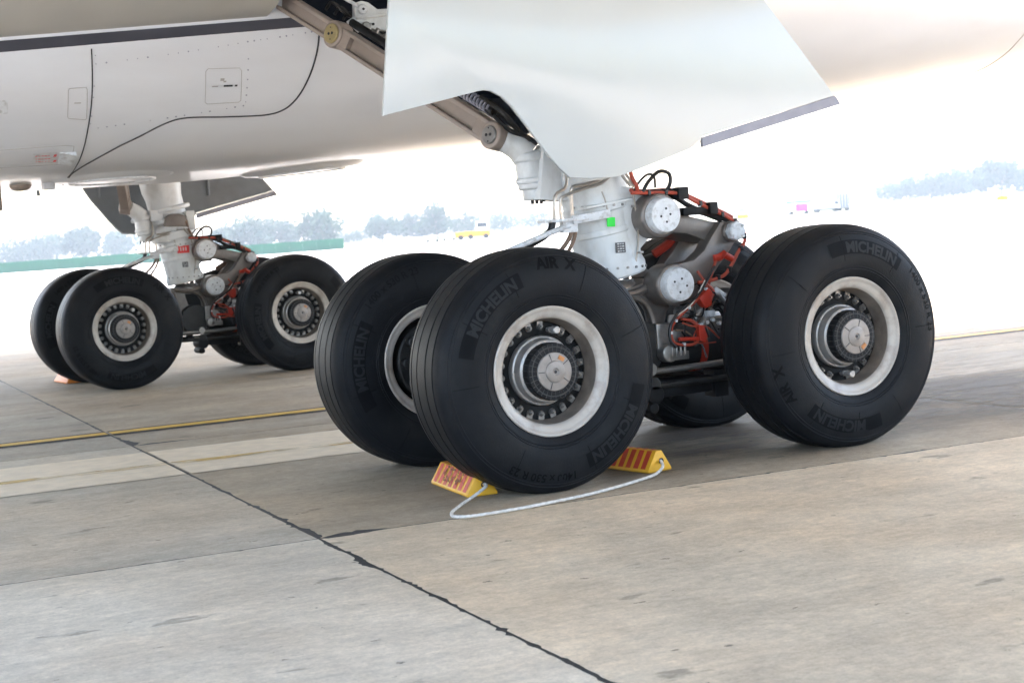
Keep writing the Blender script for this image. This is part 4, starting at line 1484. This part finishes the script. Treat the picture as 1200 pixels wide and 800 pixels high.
# trees
def tree(off, dist, h, wd, label, seed, shape=1.0):
    rnd = random.Random(seed)
    base = field(off, dist)
    t = empty('tree', base)
    tag(t, label, 'tree', 'trees across the airfield')
    b = MB()
    b.tube([(0, 0, -.1), (.1, 0, h * .25), (.0, .1, h * .55), (.1, .05, h * .8)], lambda u: (.035 - .025 * u) * h, 8, 4)
    for k in range(5):
        a = 2 * math.pi * k / 5 + rnd.random()
        z0 = h * rnd.uniform(.3, .5)
        b.tube([(0, 0, z0), (math.cos(a) * wd * .18, math.sin(a) * wd * .18, z0 + h * .15), (math.cos(a) * wd * .32, math.sin(a) * wd * .32, z0 + h * .25)], lambda u: (.014 - .009 * u) * h, 5, 3)
    b.build('trunk', MT['trunk'], t)
    V, F = [], []
    lobes = []
    for k in range(22):
        a = rnd.random() * 6.283
        q = math.sqrt(rnd.random()) * .36
        z = rnd.uniform(.30, .84)
        sh = 1 - .55 * max(0, z - .5) / .35 * shape
        lobes.append((Vector((math.cos(a) * q * wd * sh, math.sin(a) * q * wd * sh, z * h)), wd * rnd.uniform(.12, .22)))
    for c, r in lobes:
        for _ in range(120):
            d = Vector((rnd.gauss(0, 1), rnd.gauss(0, 1), rnd.gauss(0, .8))).normalized() * r * rnd.uniform(.55, 1.05)
            p = c + d
            if p.z < h * .12:
                continue
            s = rnd.uniform(.32, .65) * h / 10
            a1 = Vector((rnd.gauss(0, 1), rnd.gauss(0, 1), rnd.gauss(0, 1))).normalized()
            a2 = a1.orthogonal().normalized()
            o = len(V)
            V += [p + a1 * s, p + a2 * s * .8, p - a1 * s, p - a2 * s * .8]
            F.append((o, o + 1, o + 2, o + 3))
    MB().add(V, F).build('crown', MT['leafa' if seed % 2 else 'leafb'], t, smooth=0)
TR = [  # offset px, dist, height px, width px, label
    (22, 620, 30, 46, 'low hazy tree at the far left end above the green fence'),
    (62, 640, 34, 44, 'second hazy tree from the left above the green fence'),
    (100, 600, 40, 40, 'taller hazy tree left of the far gear above the green fence'),
    (140, 640, 33, 40, 'hazy tree just left of the far gear strut'),
    (262, 560, 30, 36, 'small hazy tree just right of the far gear strut'),
    (292, 540, 38, 52, 'broad hazy tree behind the far gear torque links'),
    (328, 550, 34, 48, 'hazy tree left of the tall dome-shaped tree'),
    (379, 500, 42, 46, 'tall dome-shaped tree behind the right end of the green fence'),
    (418, 600, 16, 36, 'low hazy bush right of the dome-shaped tree'),
    (448, 560, 32, 42, 'round hazy tree right of the fence end'),
    (482, 580, 28, 40, 'hazy tree left of the highest tree above the yellow tractor'),
    (512, 560, 38, 34, 'highest narrow tree above the yellow tractor train'),
    (545, 600, 24, 44, 'low hazy tree behind the cab of the yellow tractor'),
    (588, 620, 22, 50, 'low hazy tree right of the yellow tractor'),
    (632, 640, 18, 50, 'low hazy tree behind the near gear leg'),
    (862, 700, 14, 50, 'faint low tree above the right-hand wheel'),
    (1042, 700, 24, 36, 'leftmost and lowest tree of the right-hand row'),
    (1066, 680, 32, 36, 'second tree from the left in the right-hand row'),
    (1092, 680, 34, 36, 'third tree from the left in the right-hand row'),
    (1118, 680, 36, 36, 'fourth tree from the left in the right-hand row'),
    (1142, 690, 36, 34, 'fifth tree from the left in the right-hand row'),
    (1174, 660, 43, 36, 'tallest round tree of the right-hand row'),
    (1205, 680, 30, 40, 'tree cut by the right edge of the picture'),
]
for k, (px, d, hp, wp, lab) in enumerate(TR):
    tree((px - 600) / 1920 * d, d, hp * d / 1920 * 1.06, wp * d / 1920 * 1.45, lab, k + 1, .6)
# vehicles far off
def wheels_of(t, spots, r, wd):
    for x, y in spots:
        MB().cyl((x, y - wd / 2, r), (x, y + wd / 2, r), r, n=16, bev=.04).build('wheel', MT['tyre'], t)
def vroot(name, off, dist, label, cat, grp, turn=0):
    t = empty(name, field(off, dist))
    t.rotation_euler.z = math.atan2(HR.y, HR.x) + turn
    return tag(t, label, cat, grp)
VG = 'ramp vehicles in the distance'
t = vroot('ramp_tractor', -7.0, 300, 'yellow ramp tractor with a white cab far off on the apron', 'tractor', VG)
MB().prism([(-3.4, .6), (3.0, .6), (3.0, 1.5), (1.0, 1.6), (-3.4, 1.5)], -1.1, 1.1).build('chassis', MT['vyel'], t, bevel=.08)
cb = MB().prism([(.3, 1.5), (2.9, 1.5), (2.7, 3.3), (.5, 3.3)], -1.05, 1.05).build('cab', MT['vwhite'], t, bevel=.1)
MB().prism([(.7, 2.2), (2.5, 2.2), (2.4, 3.0), (.8, 3.0)], -1.07, 1.07).build('window', MT['glass'], cb)
wheels_of(t, [(-2.4, -1), (-2.4, 1), (-.6, -1), (-.6, 1), (2.2, -1), (2.2, 1)], .48, .35)
for q, (o_, lb) in enumerate(((-11.6, 'low flat baggage dolly coupled right behind the yellow tractor'), (-14.6, 'last low flat baggage dolly at the left end of the yellow tractor train'))):
    t = vroot('baggage_dolly', o_, 300, lb, 'dolly', 'baggage dollies')
    MB().box((0, 0, .62), (2.5, 1.5, .14)).build('deck', MT['vgrey'], t, bevel=.03)
    MB().tube([(1.2, 0, .55), (1.75, 0, .5)], .05, 8, 0).build('tow_bar', MT['steel'], t)
    for e in (-1.2, 1.2):
        MB().tube([(e, -.7, .65), (e, -.7, 1.25), (e, .7, 1.25), (e, .7, .65)], .04, 8, 0).build('end_rail', MT['vteal'], t)
    wheels_of(t, [(-.85, -.6), (-.85, .6), (.85, -.6), (.85, .6)], .26, .2)
t = vroot('catering_truck', 72.4, 380, 'white box truck far off between a pink cart and a grey container', 'truck', VG)
MB().box((-.4, 0, 2.2), (4.6, 2.3, 2.5)).build('box_body', MT['vwhite'], t, bevel=.06)
MB().box((-.9, 0, 3.5), (3.0, 2.0, .14)).build('roof_rack', MT['vteal'], t)
cb = MB().prism([(1.95, .8), (3.5, .8), (3.5, 1.7), (3.1, 2.7), (1.95, 2.7)], -1.1, 1.1).build('cab', MT['vwhite'], t, bevel=.08)
MB().prism([(2.3, 1.75), (3.3, 1.75), (3.0, 2.5), (2.3, 2.5)], -1.12, 1.12).build('window', MT['glass'], cb)
MB().box((.4, 0, .72), (5.8, 1.9, .3)).build('chassis', MT['dark'], t)
wheels_of(t, [(-1.7, -1), (-1.7, 1), (2.6, -1), (2.6, 1)], .5, .32)
t = vroot('passenger_cart', 66.6, 380, 'pink sided cart with a teal roof, left of the white box truck', 'cart', VG)
MB().box((0, 0, 2.9), (5.6, 1.9, .5)).build('roof', MT['vteal'], t, bevel=.1)
MB().box((.6, 0, 1.6), (2.6, 1.7, 1.7)).build('cart_body', MT['vpink'], t, bevel=.05)
MB().box((0, 0, .6), (5.2, 1.6, .25)).build('cart_floor', MT['vwhite'], t, bevel=.03)
for x in (-2.5, -1.4, 2.5):
    for y in (-.8, .8):
        MB().tube([(x, y, .7), (x, y, 2.7)], .06, 6, 0).build('roof_post', MT['vwhite'], t)
wheels_of(t, [(-1.9, -.8), (-1.9, .8), (1.6, -.8), (1.6, .8)], .4, .25)
t = vroot('cargo_container', 77.8, 385, 'pale grey upright container on a trolley at the right of the white box truck', 'container', VG)
MB().box((0, 0, 2.55), (2.9, 2.4, 3.4)).build('container_body', MT['vgrey'], t, bevel=.1)
for k in range(4):
    MB().box((-1.05 + .7 * k, -1.22, 2.55), (.08, .06, 3.2)).build('side_rib', MT['vwhite'], t)
MB().box((0, 0, .72), (3.0, 2.0, .2)).build('trolley', MT['dark'], t)
wheels_of(t, [(-.9, -.9), (-.9, .9), (.9, -.9), (.9, .9)], .4, .25)
for off, lb in ((42.2, 'small yellow taxiway sign just above the right-hand near wheel'), (89.8, 'small yellow taxiway sign at the right edge under the trees')):
    t = vroot('taxiway_sign', off, 300, lb, 'sign', 'taxiway signs')
    MB().box((0, 0, .62), (1.9, .22, .8)).build('sign_board', MT['vyel'], t, bevel=.03)
    for x in (-.7, .7):
        MB().cyl((x, 0, -.02), (x, 0, .3), .05, n=8).build('sign_leg', MT['vgrey'], t)

# ------------------------------------------------------------------ haze in the air
b = MB().box((200, 300, 9.0), (2400, 2400, 20.0))
hz = b.build('haze', MT['white'], smooth=0)
hz.data.materials.clear()
hm = bpy.data.materials.new('haze_air')
hm.use_nodes = True
t = hm.node_tree
t.nodes.remove(t.nodes['Principled BSDF'])
pv = t.nodes.new('ShaderNodeVolumePrincipled')
pv.inputs['Color'].default_value = (.80, .91, 1, 1)
pv.inputs['Density'].default_value = .00029
pv.inputs['Anisotropy'].default_value = .2
t.links.new(pv.outputs[0], t.nodes['Material Output'].inputs['Volume'])
hz.data.materials.append(hm)
tag(hz, 'pale haze hanging over the airfield', 'haze', kind='stuff')
